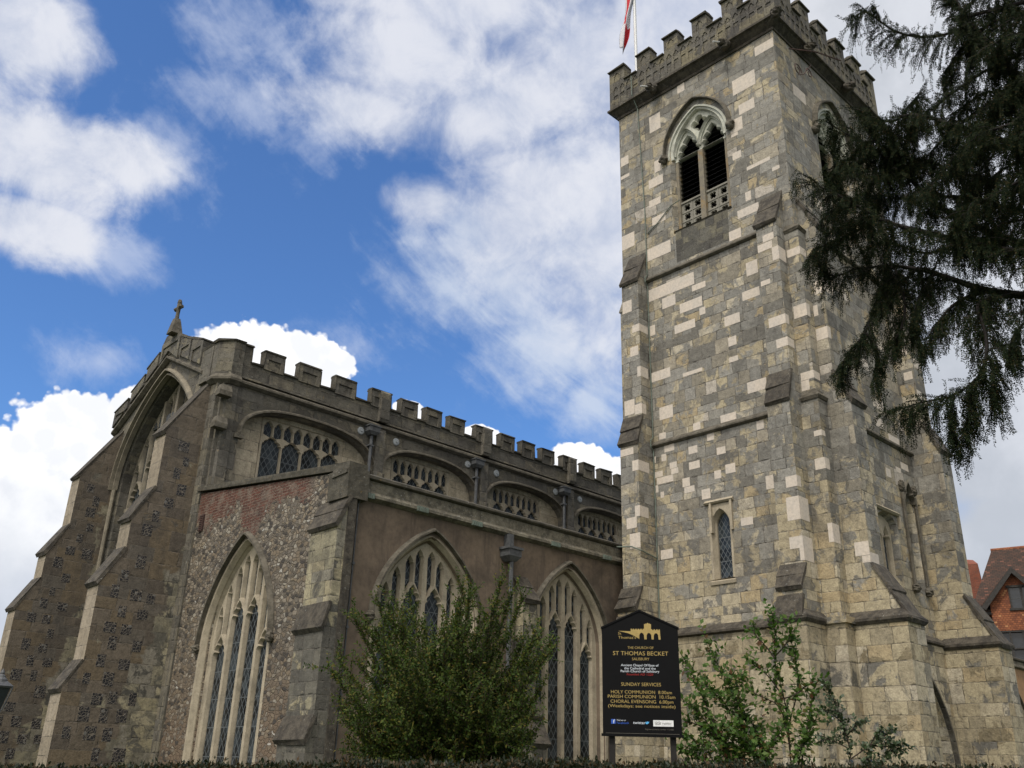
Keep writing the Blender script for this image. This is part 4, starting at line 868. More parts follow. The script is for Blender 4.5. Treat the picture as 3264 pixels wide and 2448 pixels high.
# canted corner of the nave
mb = MB(); c_ = (10.78, 23.12)
def cant(g, z): return [(10.42-g, 23.5, z), (10.42-g, 23.22-g*.4, z), (10.74-g*.4, 22.88-g, z), (11.06, 22.88-g, z), (11.06, 23.5, z)]
mb.loft([cant(-.06, 0), cant(-.06, 11.62), cant(.0, 11.64), cant(0, 12.92)]); P(mb.build('corner_shaft', M['nave'])); mb = MB(); mb.box((10.40, 23.505, 11.8), (10.75, 24.19, 12.86)); P(mb.build('corner_shaft', M['nave']))
mb = MB(); mb.loft([cant(-.02, 11.6), cant(.10, 11.70), cant(.10, 11.77), cant(-.01, 11.92)]); P(mb.build('corner_moulding', M['string'])); mb = MB(); mb.loft([cant(.05, 12.9), cant(.06, 12.95), cant(-.1, 13.0)])
P(mb.build('coping', M['coping'])); mb = MB(); mb.box((10.38, 23.56, 12.86), (10.78, 24.2, 12.93)); P(mb.build('coping', M['coping']))
for z in (11.15, 10.2):
    mb = MB(); mb.loft([[(10.42, 22.72, z), (10.80, 22.72, z), (10.80, 22.98, z), (10.42, 22.98, z)], [(10.42, 22.72, z+.14), (10.80, 22.72, z+.14), (10.80, 22.98, z+.14), (10.42, 22.98, z+.14)], [(10.5, 22.82, z+.34), (10.80, 22.82, z+.34), (10.80, 22.98, z+.34), (10.5, 22.98, z+.34)]]); P(mb.build('corner_moulding', M['string']))
# big raking buttresses with flint chequers
BP = [(-.05, 11.78), (1.05, 10.0), (1.05, 8.40), (1.53, 7.5), (1.53, 6.70), (2.02, 5.8), (2.02, 3.92), (2.38, 3.27), (2.38, 0), (-.05, 0)]
def edge_d(z):
    for (d0, z0), (d1, z1) in zip(BP, BP[1:]):
        if z1 <= z <= z0: return d0+(d1-d0)*(z0-z)/max(z0-z1, 1e-6)
    return 0
def pick(o):
    for f in o.data.polygons:
        if f.normal.x < -.9: f.material_index = 2
for y0, y1, seed in ((23.45, 24.12, 5), (29.5, 30.16, 9)):
    rg = random.Random(seed)
    F = FY(y0); z = .5; fl_ = []; row = 0
    while z < 10.6:
        off = .25 if row % 2 else 0
        for k in range(7):
            w_ = rg.uniform(.17, .31); hh = rg.uniform(.24, .33); x = GX-BP[-2][0]+.16+off+k*.50+rg.uniform(-.07, .07); zz = z+rg.uniform(-.03, .03)
            lim = GX-.55 if z < 7.2 else GX-.12
            if rg.random() < .84 and x > GX-edge_d(zz+hh+.12)+.14 and x+w_ < lim: fl_.append((x, x+w_, zz, zz+hh))
        z += .41; row += 1
    buttress(G, y0, y1, BP, [M['butt'], M['flint'], M['strip']], M['weather'], 1, over=.008, new=[(F, fl_)], pick=pick)

# ================================================================ aisle
E_ = FX(10.55); A_ = FY(16.2)
ew = dict(uc=20.2, hw=1.42, zs=4.35, rise=2.2, pw=1.95)
eo = opening(ew['uc'], ew['hw'], .9, ew['zs'], ew['rise'], ew['pw'], 14)
mb = MB(); mb.plate(E_, [(16.7, 0), (23.45, 0), (23.45, 8.42), (16.8, 7.62), (16.7, 7.6)], [eo], -.5, 0, .13, .25); P(mb.build('aisle_end_wall', M['rubble']))
mb = MB(); mb.slab(E_, [(16.0, 7.56), (16.75, 7.66), (23.2, 8.45), (23.2, 8.58), (16.7, 7.80), (16.0, 7.72)], -.4, .07); mb.box((10.47, 16.0, 6.95), (11.0, 16.75, 7.6)); P(mb.build('coping', M['coping']))
def surround(mb, F, e, w=.13):
    n_ = 14; po = [(e['uc']+e['hw']+w, .9)]+arch(e['uc'], e['hw']+w, e['zs'], e['rise']+w*1.1, e['pw'], n_)+[(e['uc']-e['hw']-w, .9)]
    pi = [(e['uc']+e['hw'], .9)]+arch(e['uc'], e['hw'], e['zs'], e['rise'], e['pw'], n_)+[(e['uc']-e['hw'], .9)]
    pm = [((a[0]+b_[0])/2, (a[1]+b_[1])/2) for a, b_ in zip(po, pi)]
    mb.loft([[F(a[0]+.10*(1 if a[0] > e['uc'] else -1), a[1], .006), F(p[0], p[1], .012), F(q[0], q[1], -.10), F(q[0], q[1], -.13), F(r_[0], r_[1], -.24), F(r_[0], r_[1], -.34), F(a[0]+.10*(1 if a[0] > e['uc'] else -1), a[1], -.3)] for a, p, q, r_ in zip(po, po, pm, pi)])
def aisle_window(F, e, nl, up, glassmat, wallhood=True):
    mb = perp(F, e['uc'], e['hw'], .95, e['zs'], e['rise'], e['pw'], nl, .165, -.36, -.20, up)
    surround(mb, F, e); o = P(mb.build('aisle_window', M['dress']))
    leaded(F, opening(e['uc'], e['hw'], .93, e['zs'], e['rise'], e['pw'], 14), -.31, glassmat, o)
    mb = MB(); hood(mb, F, arch(e['uc'], e['hw']+.24, e['zs']-.05, e['rise']+.30, e['pw'], 16), .09, .12)
    for s in (-1, 1): blob(mb, F(e['uc']+s*(e['hw']+.29), e['zs']-.08, .06), (.10, .10, .12), int(7+s+e['uc']*10))
    sub(mb.build('hood_mould', M['string']), o)
aisle_window(E_, ew, 4, .32, M['glass'])
mb = MB(); mb.fbox(E_, 22.66, 22.88, 7.3, 7.75, -.05, .03); 
for k in range(8): mb.fbox(E_, 22.66, 22.88, 7.33+k*.052, 7.355+k*.052, .02, .045)
P(mb.build('vent_grille', M['iron']))
a1 = dict(uc=13.0, hw=1.28, zs=4.7, rise=1.75, pw=2.05); a2 = dict(uc=17.55, hw=1.22, zs=4.7, rise=1.78, pw=2.05); a3 = dict(uc=47.5, hw=1.2, zs=4.2, rise=1.7, pw=1.75)
mb = MB(); mb.plate(A_, [(10.55, 0), (20.0, 0), (20.0, 7.05), (10.55, 7.05)], [opening(e['uc'], e['hw'], .9, e['zs'], e['rise'], e['pw'], 14) for e in (a1, a2)], -.5, 0, .12, .25)
P(mb.build('aisle_wall', M['render']))
mb = MB(); mb.plate(A_, [(26.3, 0), (52, 0), (52, 7.0), (26.3, 7.0)], [opening(a3['uc'], a3['hw'], .9, a3['zs'], a3['rise'], a3['pw'], 14)], -.5, 0, .12, .25); P(mb.build('aisle_wall', M['render2']))
for e in (a1, a2, a3): aisle_window(A_, e, 4 if e is not a3 else 3, .18, M['glass'])
def parapet(x0, x1, z0, z1):
    mb = MB(); mb.prism(A_, [(-.35, z0), (.02, z0), (.14, z0+.06), (.14, z0+.12), (.08, z0+.2), (.08, z1-.14), (-.35, z1-.14)], x0, x1); o = P(mb.build('aisle_parapet', M['band']))
    mb = MB(); mb.prism(A_, [(-.4, z1-.14), (.10, z1-.14), (.17, z1-.1), (.17, z1-.04), (.05, z1+.02), (-.4, z1+.02)], x0-.05, x1); sub(mb.build('coping', M['coping']), o)
parapet(10.5, 20.0, 7.02, 7.60); parapet(26.3, 52, 6.95, 7.43)
for x in (11.05, 12.55, 14.2, 16.9, 18.9):
    mb = MB(); mb.fbox(A_, x-.16, x+.16, 7.045, 7.16, .10, .165)
    for k in range(5): mb.fbox(A_, x-.15+k*.065, x-.13+k*.065, 7.05, 7.155, .16, .18)
    P(mb.build('drain_grate', M['copper']))
mb = MB(); mb.box((10.75, 16.4, 6.9), (20.1, 23.0, 7.2)); mb.box((26.2, 16.4, 6.9), (52, 23, 7.2)); mb.box((51.6, 16.3, 0), (52, 23, 7)); P(mb.build('aisle_roof', M['lead']))
# corner buttress, side buttress, pipes
CB = [(-.05, 6.98), (.20, 6.40), (.20, 4.75), (.30, 4.30), (.30, 2.6), (.42, 2.2), (.42, 0), (-.05, 0)]
buttress(E_, 16.04, 17.05, CB, [M['abutt']], M['weather'], 2)
mb = MB(); mb.box((10.56, 16.02, 0), (10.76, 16.2, 7.0)); P(mb.build('corner_pier', M['weather']))
AB = [(-.05, 6.15), (.38, 5.55), (.38, 3.4), (.55, 2.95), (.55, 2.75), (.75, 2.35), (.75, 0), (-.05, 0)]
buttress(A_, 15.55, 16.02, AB, [M['abutt']], M['weather'], 2)
mb = MB(); mb.tube([A_(10.88, 7.4, .17), A_(10.88, 7.0, .17), A_(10.88, 6.9, .05), A_(10.88, 0, .05)], .018, 6)
for z in (5.6, 4.3, 3.0): mb.fbox(A_, 10.85, 10.91, z, z+.05, -.01, .08)
P(mb.build('conduit', M['lead']))
mb = MB(); mb.tube([A_(15.3, 6.5, .2), A_(15.3, 0, .12)], .055, 8); o = P(mb.build('downpipe', M['lead'])); mb = MB()
mb.loft([[A_(15.2, 6.38, .04), A_(15.4, 6.38, .04), A_(15.4, 6.38, .26), A_(15.2, 6.38, .26)], [A_(15.1, 6.50, .0), A_(15.5, 6.50, .0), A_(15.5, 6.5, .34), A_(15.1, 6.5, .34)], [A_(15.1, 6.68, .0), A_(15.5, 6.68, .0), A_(15.5, 6.68, .34), A_(15.1, 6.68, .34)]])
mb.fbox(A_, 15.06, 15.54, 6.66, 6.72, -.02, .37); mb.fbox(A_, 15.2, 15.36, 6.72, 7.05, .02, .2); sub(mb.build('hopper', M['lead']), o)
mb = MB(); mb.tube([(19.25, 16.0, 7.45), (19.15, 15.4, 7.35), (19.28, 15.2, 7.25), (19.95, 15.2, 7.15)], .02, 6); P(mb.build('conduit', M['copper']))
bpy.data.objects.remove(CH)
# ================================================================ flag and pole on the tower
fp = empty('flagpole', (20.7, 15.9, 22.6), 'white flagpole standing on the roof corner of the church tower', 'flagpole')
mb = MB(); mb.tube([(0, 0, 0), (0, 0, 9)], [.062, .045], 10); mb.build('pole', M['pole'], fp)
mb = MB(); mb.tube([(.07, 0, .8), (.085, .0, 5), (.07, 0, 8.8)], .008, 4); mb.build('halyard', M['pole'], fp)
lat = Vector((-.706, .708, 0)); dep = Vector((.708, .706, 0)); vs, fs, mi = [], [], []
NT_, NS_ = 44, 16
for i in range(NT_+1):
    t = i/NT_; z = 29.3-3.55*t
    for j in range(NS_+1):
        s = j/NS_; off = .09+.52*max(0, t-.18)**1.15; hw_ = (.09+.08*math.sin(t*3.3)+.03*math.sin(t*9))*(1-.25*max(0, t-.8)*5)
        q = Vector((20.7, 15.9, z-.18*s*t))+lat*(off+hw_*(1-2*s)*.9+.03*math.sin(9*t+4*s))+dep*(.12*math.sin(6.5*s+3*t)+.05*math.sin(14*s+5*t))
        vs.append(q)
for i in range(NT_):
    for j in range(NS_):
        a = i*(NS_+1)+j; fs.append((a, a+1, a+NS_+2, a+NS_+1)); t = i/NT_; s = j/NS_
        red = (t < .60 and .12 < s < .42 and t > .02) or (.66 < t < .93 and s > .50-.2*(t-.66)) or (.57 < t < .66 and .2 < s < .45)
        mi.append(1 if red else 0)
me = bpy.data.meshes.new('flag'); me.from_pydata([tuple(v) for v in vs], [], fs)
fl = link('flag', me, [M['flagw'], M['flagr']]); me.polygons.foreach_set('material_index', mi); me.polygons.foreach_set('use_smooth', [True]*len(fs))
sm = fl.modifiers.new('thickness', 'SOLIDIFY'); sm.thickness = .006
tag(fl, 'limp white flag with red cross hanging from the pole above the tower', 'flag')

# ================================================================ notice board
nb = empty('notice_board', (9.387, 7.461, 0), 'black pointed church notice board on two posts with gold lettering', 'sign', rz=-0.8975)
L_ = lambda u, v, d: (u, -d, v)
board = [(-.4725, 2.113), (.4725, 2.113), (.4725, 3.366), (0, 3.578), (-.4725, 3.366)]
mb = MB(); mb.slab(L_, board, -.045, 0); bd = mb.build('board', M['black'], nb)
mb = MB()
for a, b_ in zip(board[2:], board[3:]+board[:1]):
    pass
mb.slab(L_, [(-.49, 2.095), (.49, 2.095), (.49, 2.125), (-.49, 2.125)], -.06, .012); mb.build('bottom_rail', M['black'], nb)
for a, b_ in (((.485, 3.36), (0, 3.578)), ((0, 3.578), (-.485, 3.36))):
    mb = MB(); mb.slab(L_, [a, (a[0], a[1]+.022), (b_[0], b_[1]+.022), b_], -.06, .012); mb.build('top_rail', M['black'], nb)
for x in (-.365, .365):
    mb = MB(); mb.box((x-.035, .048, 0), (x+.035, .118, 2.9)); mb.build('post', M['post'], nb)
def sx(px, py): return (px-(522+(py-290)*60/1170))*.00113
def sz(py): return 3.366-(py-287)*.001066
def text(s, x0, x1, y, mat, h=None, par=None):
    cu = bpy.data.curves.new('lettering', 'FONT'); cu.body = s; cu.resolution_u = 3; cu.offset = .0
    o = bpy.data.objects.new('tmp', cu); COL.objects.link(o); bpy.context.view_layer.update()
    me = bpy.data.meshes.new_from_object(o.evaluated_get(bpy.context.evaluated_depsgraph_get())); bpy.data.objects.remove(o)
    v = np.array([q.co for q in me.vertices]); a, b_ = v[:, 0].min(), v[:, 0].max(); k = (x1-x0)*.00113/(b_-a)
    kz = min(k*1.06, (h or 30)*.001066/.70)
    cx_ = sx((x0+x1)/2, y); cz = sz(y); cap = .35
    for q in me.vertices: q.co = (cx_+(q.co.x-(a+b_)/2)*k, -.003-.0008, cz+(q.co.y-cap)*kz)
    return link('lettering', me, mat, par or nb)
G_ = M['gold']
for s, a, b_, y, h_ in (('THE CHURCH OF', 397, 680, 506, 31), ('ST THOMAS BECKET', 238, 840, 570, 46), ('SALISBURY', 450, 637, 633, 30), ('SUNDAY SERVICES', 340, 767, 915, 38),
                    ('HOLY COMMUNION  8.00am', 232, 885, 1000, 36), ('PARISH COMMUNION  10.15am', 200, 922, 1050, 36), ('CHORAL EVENSONG  6.00pm', 232, 903, 1103, 36),
                    ('(Weekdays: see notices inside)', 208, 925, 1152, 34), ('St', 287, 322, 345, 28), ("Thomas's", 290, 485, 390, 32)): text(s, a, b_, y, G_, h_)
for s, a, b_, y in (('Ancient Chapel Of Ease of', 330, 738, 703), ('the Cathedral and the', 367, 708, 738), ('Parish Church of Salisbury', 330, 747, 770)): text(s, a, b_, y, M['white'], 26)
text('Founded AD 1220', 398, 682, 805, M['red'], 24); text('Find us on', 307, 400, 1307, M['white'], 16); text('Facebook', 307, 437, 1335, M['blue'], 24); text('twitter', 480, 612, 1330, M['white'], 30)
text('Registered charity number 1131082', 610, 910, 1398, M['grey'], 15)
def flat(poly, mat, nm, d=.003, par=None):
    mb = MB(); mb.slab(L_, [(sx(a, 350 if nm == 'emblem' else 1333), sz(b_)) for a, b_ in poly], d-.004, d); return mb.build(nm, mat, par or nb)
em = [(290, 316), (400, 343), (465, 372), (520, 407), (521, 362), (530, 343), (546, 334), (562, 343), (572, 362), (574, 411), (600, 411), (601, 364), (611, 344), (626, 336), (642, 345), (652, 364), (654, 411), (678, 411), (679, 366), (689, 346), (704, 338), (718, 346), (727, 364), (730, 412), (752, 412),
      (747, 295), (735, 295), (735, 305), (722, 305), (722, 295), (708, 295), (708, 305), (694, 305), (694, 295), (680, 295), (680, 305), (664, 305), (664, 295), (652, 295), (652, 236), (640, 236), (640, 230), (622, 230), (614, 219), (606, 230), (588, 230), (588, 236), (575, 236), (575, 290),
      (560, 290), (560, 300), (548, 300), (548, 290), (534, 290), (534, 300), (520, 300), (520, 290), (506, 290), (506, 300), (492, 300), (492, 290), (478, 290), (478, 300), (464, 300), (464, 290), (450, 290), (450, 300), (440, 300), (440, 290), (427, 290), (427, 320)]
mb = MB(); mb.plate(L_, [(sx(a, 350), sz(b_)) for a, b_ in em], [], -.001, .003); mb.build('emblem', G_, nb)
fb = flat([(247, 1347), (292, 1347), (292, 1298), (247, 1298)], M['blue'], 'badge'); text('f', 266, 286, 1322, M['white'], 40)
for o in nb.children:
    if o.name.startswith('lettering') and len(o.data.vertices) and False: pass
card = flat([(693, 1367), (907, 1367), (907, 1300), (693, 1300)], M['pole'], 'white_card')
def circ(cx_, cy_, r): return [(cx_+r*math.cos(t*.393), cy_+r*math.sin(t*.393)) for t in range(16)]
for c_ in (727, 757):
    flat(circ(c_, 1333, 17), M['grey'], 'card_eye', .0045); flat(circ(c_, 1333, 13), M['pole'], 'card_eye', .006); flat(circ(c_, 1333, 6), M['grey'], 'card_eye', .0075)
t_ = text('tripadvisor', 785, 885, 1333, M['grey'])
for q in t_.data.vertices: q.co.y -= .002
flat([(612, 1342), (630, 1346), (645, 1335), (652, 1318), (640, 1322), (632, 1314), (624, 1326), (614, 1316)], M['sky'], 'bird_mark')
mb = MB(); mb.slab(L_, [(-.44, 2.128), (.44, 2.128), (.44, 2.132), (-.44, 2.132)], .0, .014); mb.build('bottom_line', M['grey'], nb)

# ================================================================ house beyond the aisle on the right
hs = empty('tile_hung_house', (56.7, 19.67, 0), 'red brick house with hung tiles, gabled dormer and steep tiled roof beyond the church', 'house', rz=R(18.5)-math.pi/2)
H_ = lambda u, v, d: (u, -d, v)
mb = MB(); mb.box((-.8, .45, 0), (12, 8, 11.0)); mb.build('wall', M['brick'], hs)
mb = MB(); mb.loft([[(-1.0, .15, 10.9), (12, .15, 10.9), (12, 8.2, 10.9), (-1.0, 8.2, 10.9)], [(-1.05, .1, 11.1), (12, .1, 11.1), (12, 8.3, 11.1), (-1.05, 8.3, 11.1)], [(.55, 4.0, 15.35), (12, 4.0, 15.35), (12, 4.3, 15.35), (.55, 4.3, 15.35)]])
rf = mb.build('roof', M['rooftile'], hs)
mb = MB(); mb.tube([(.5, 4.1, 15.35), (3, 4.1, 15.4), (12, 4.1, 15.37)], .13, 8); mb.build('ridge_tiles', M['tilehang'], rf)
mb = MB(); mb.box((-1.0, .0, 10.85), (.0, .14, 11.0)); mb.build('gutter', M['timber'], hs)
mb = MB(); mb.loft([[(-2.4, 5, 10), (-.2, 5, 10), (-.2, 9, 10), (-2.4, 9, 10)], [(-2.4, 5, 14.9), (-.35, 5, 14.8), (-.35, 9, 14.8), (-2.4, 9, 14.9)], [(-2.3, 6, 15.5), (-.6, 6, 15.25), (-.6, 8, 15.25), (-2.3, 8, 15.5)]]); mb.build('chimney', M['brick'], rf)
dg = [(0, 9.94), (2.74, 9.94), (2.74, 11.45), (1.37, 13.15), (0, 11.45)]
wn = [(1.03, 11.14), (2.3, 11.14), (2.3, 12.3), (1.03, 12.3)]
mb = MB(); mb.plate(H_, dg, [wn], -3.0, .0); mb.build('dormer_wall', M['tilehang'], hs)
mb = MB()
for s in (-1, 1): mb.slab(H_, [(1.37, 13.42), (1.37, 13.2), (1.37+s*1.72, 11.22), (1.37+s*1.85, 11.3)], -3.2, .35)
dr = mb.build('dormer_roof', M['rooftile'], hs); mb = MB()
for s in (-1, 1): mb.slab(H_, [(1.37, 13.40), (1.37, 13.05), (1.37+s*1.62, 11.05), (1.37+s*1.84, 11.22)], .36, .43)
mb.build('bargeboard', M['timber'], dr)
mb = MB(); 
for a, b_ in ((1.03, 1.12), (1.62, 1.74), (2.21, 2.3)): mb.fbox(H_, a, b_, 11.14, 12.3, -.1, .05)
mb.fbox(H_, .95, 2.38, 12.3, 12.42, -.1, .08); mb.fbox(H_, .95, 2.38, 11.02, 11.14, -.1, .08)
fr = mb.build('window', M['timber'], hs); mb = MB(); mb.fbox(H_, 1.1, 2.25, 11.14, 12.3, -.09, -.05); mb.build('pane', M['pane'], fr)
mb = MB()
for a in (.36, .95): 
    mb.fbox(H_, 1.12 if a < .5 else 1.74, 1.62 if a < .5 else 2.21, 11.68, 11.71, -.05, -.03)
mb.build('glazing_bar', M['lead'], fr)
mb = MB()
for a in (.08, .75, 1.42, 2.09, 2.66): mb.fbox(H_, a-.05, a+.05, 7.6, 9.94, -.3, .0)
for z in (7.6, 8.9, 9.84): mb.fbox(H_, .05, 2.7, z, z+.08, -.3, .02)
fr = mb.build('window', M['timber'], hs); mb = MB(); mb.fbox(H_, .08, 2.66, 7.65, 9.9, -.26, -.2); mb.build('pane', M['pane'], fr)
mb = MB(); mb.box((0, .02, 0), (2.74, .44, 7.6)); mb.build('bay_wall', M['brick'], hs)

# ---- house with red roof far away on the left
h2 = empty('red_roofed_house', (10.0, 44.2, 0), 'distant house with orange tiled roof at the far left edge', 'house', rz=R(74)-math.pi/2)
mb = MB(); mb.box((-8, 0, 0), (.9, 6, 5.4)); mb.build('wall', M['brick'], h2)
mb = MB(); mb.slab(lambda u, v, d: (d, u, v), [(-.3, 5.3), (3, 7.15), (6.3, 5.3)], -8.3, 1.1); mb.build('roof', M['tilehang'], h2)

# ================================================================ street lamp on the left
sl_ = empty('street_lamp', (4.17, 14.42, 0), 'old lantern street lamp in front of the flint chequered buttress', 'street lamp')
mb = MB(); mb.tube([(0, 0, 0), (0, 0, .4), (0, 0, .5), (0, 0, 2.22), (0, 0, 2.3)], [.09, .08, .045, .035, .06], 10); mb.build('post', M['lead'], sl_)
def sq(r, z, n=4, r0=.785): r *= .88; return [(r*math.cos(r0+k*2*math.pi/n), r*math.sin(r0+k*2*math.pi/n), z) for k in range(n)]
mb = MB()
for k in range(4):
    a = r0 = .785+k*math.pi/2
    mb.tube([(.10*math.cos(a), .10*math.sin(a), 2.26), (.185*math.cos(a), .185*math.sin(a), 2.56)], .011, 5)
mb.loft([sq(.11, 2.24), sq(.11, 2.27)]); mb.loft([sq(.20, 2.55), sq(.225, 2.575), sq(.11, 2.64)])
mb.build('lantern_frame', M['lead'], sl_)
mb = MB(); mb.loft([sq(.095, 2.27), sq(.178, 2.55)]); gl = mb.build('lantern_glass', M['pane'], sl_)
mb = MB(); mb.loft([sq(.10, 2.62, 10), sq(.095, 2.66, 10), sq(.06, 2.69, 10), sq(.055, 2.71, 10), sq(.03, 2.73, 10), sq(.035, 2.75, 10), sq(.008, 2.80, 10)]); mb.build('finial', M['lead'], sl_)

# ================================================================ ground
def sheet(name, x0, y0, x1, y1, z, mat):
    me = bpy.data.meshes.new(name); me.from_pydata([(x0, y0, z), (x1, y0, z), (x1, y1, z), (x0, y1, z)], [], [(0, 1, 2, 3)]); return tag(link(name, me, mat), kind='structure')
sheet('ground', -600, -600, 900, 900, 0, M['grass'])
me = bpy.data.meshes.new('pavement'); a = Vector((.6876, .7261, 0)); b_ = Vector((.7261, -.6876, 0))
me.from_pydata([tuple(a*q+b_*l+Vector((0, 0, .004))) for q, l in ((-3, -60), (-3, 60), (4.0, 60), (4.0, -60))], [], [(0, 1, 2, 3)])
tag(link('pavement', me, M['paving']), kind='structure')

# ================================================================ foliage helpers
def leaves(name, Pn, D, Nn, L, Wd, mat, parent=None, fold=.0, kind=None):
    """one diamond leaf per row: Pn foot, D direction, Nn face normal, L length, Wd width"""
    Pn, D, Nn = (np.asarray(x, float) for x in (Pn, D, Nn)); n = len(Pn)
    D = D/np.linalg.norm(D, axis=1, keepdims=True); Sd = np.cross(D, Nn); Sd /= np.maximum(np.linalg.norm(Sd, axis=1, keepdims=True), 1e-6)
    L = np.broadcast_to(L, n)[:, None]; Wd = np.broadcast_to(Wd, n)[:, None]; U = np.cross(Sd, D)
    v = np.stack([Pn, Pn+D*L*.45+Sd*Wd*.5+U*Wd*fold, Pn+D*L, Pn+D*L*.45-Sd*Wd*.5+U*Wd*fold], 1).reshape(-1, 3)
    me = bpy.data.meshes.new(name); me.vertices.add(4*n); me.loops.add(4*n); me.polygons.add(n)
    me.vertices.foreach_set('co', v.ravel()); me.loops.foreach_set('vertex_index', np.arange(4*n, dtype=np.int32))
    me.polygons.foreach_set('loop_start', np.arange(0, 4*n, 4, dtype=np.int32)); me.update(calc_edges=True); me.validate()
    return link(name, me, mat, parent)
def resample(path, step):
    p = np.asarray(path, float); s = np.r_[0, np.cumsum(np.linalg.norm(np.diff(p, axis=0), axis=1))]; n = max(2, int(s[-1]/step)+1)
    t = np.linspace(0, s[-1], n); return np.stack([np.interp(t, s, p[:, k]) for k in range(3)], 1)
def smooth_path(path, it=2):
    p = np.asarray(path, float)
    for _ in range(it):
        q = np.empty((2*len(p), 3)); q[0] = p[0]; q[-1] = p[-1]; q[1:-1:2] = .75*p[:-1]+.25*p[1:]; q[2:-1:2] = .25*p[:-1]+.75*p[1:]; p = q
    return p
def unit(v): return v/max(np.linalg.norm(v), 1e-9)
def grow(p0, d, L, droop, wig, n=7):
    """a twig from p0 in direction d, sagging by droop"""
    p = np.empty((n, 3)); p[0] = p0; d = unit(np.asarray(d, float))
    for i in range(1, n):
        d = unit(d+np.array([0, 0, -droop/n])+rng.normal(0, wig, 3)); p[i] = p[i-1]+d*L/(n-1)
    return p
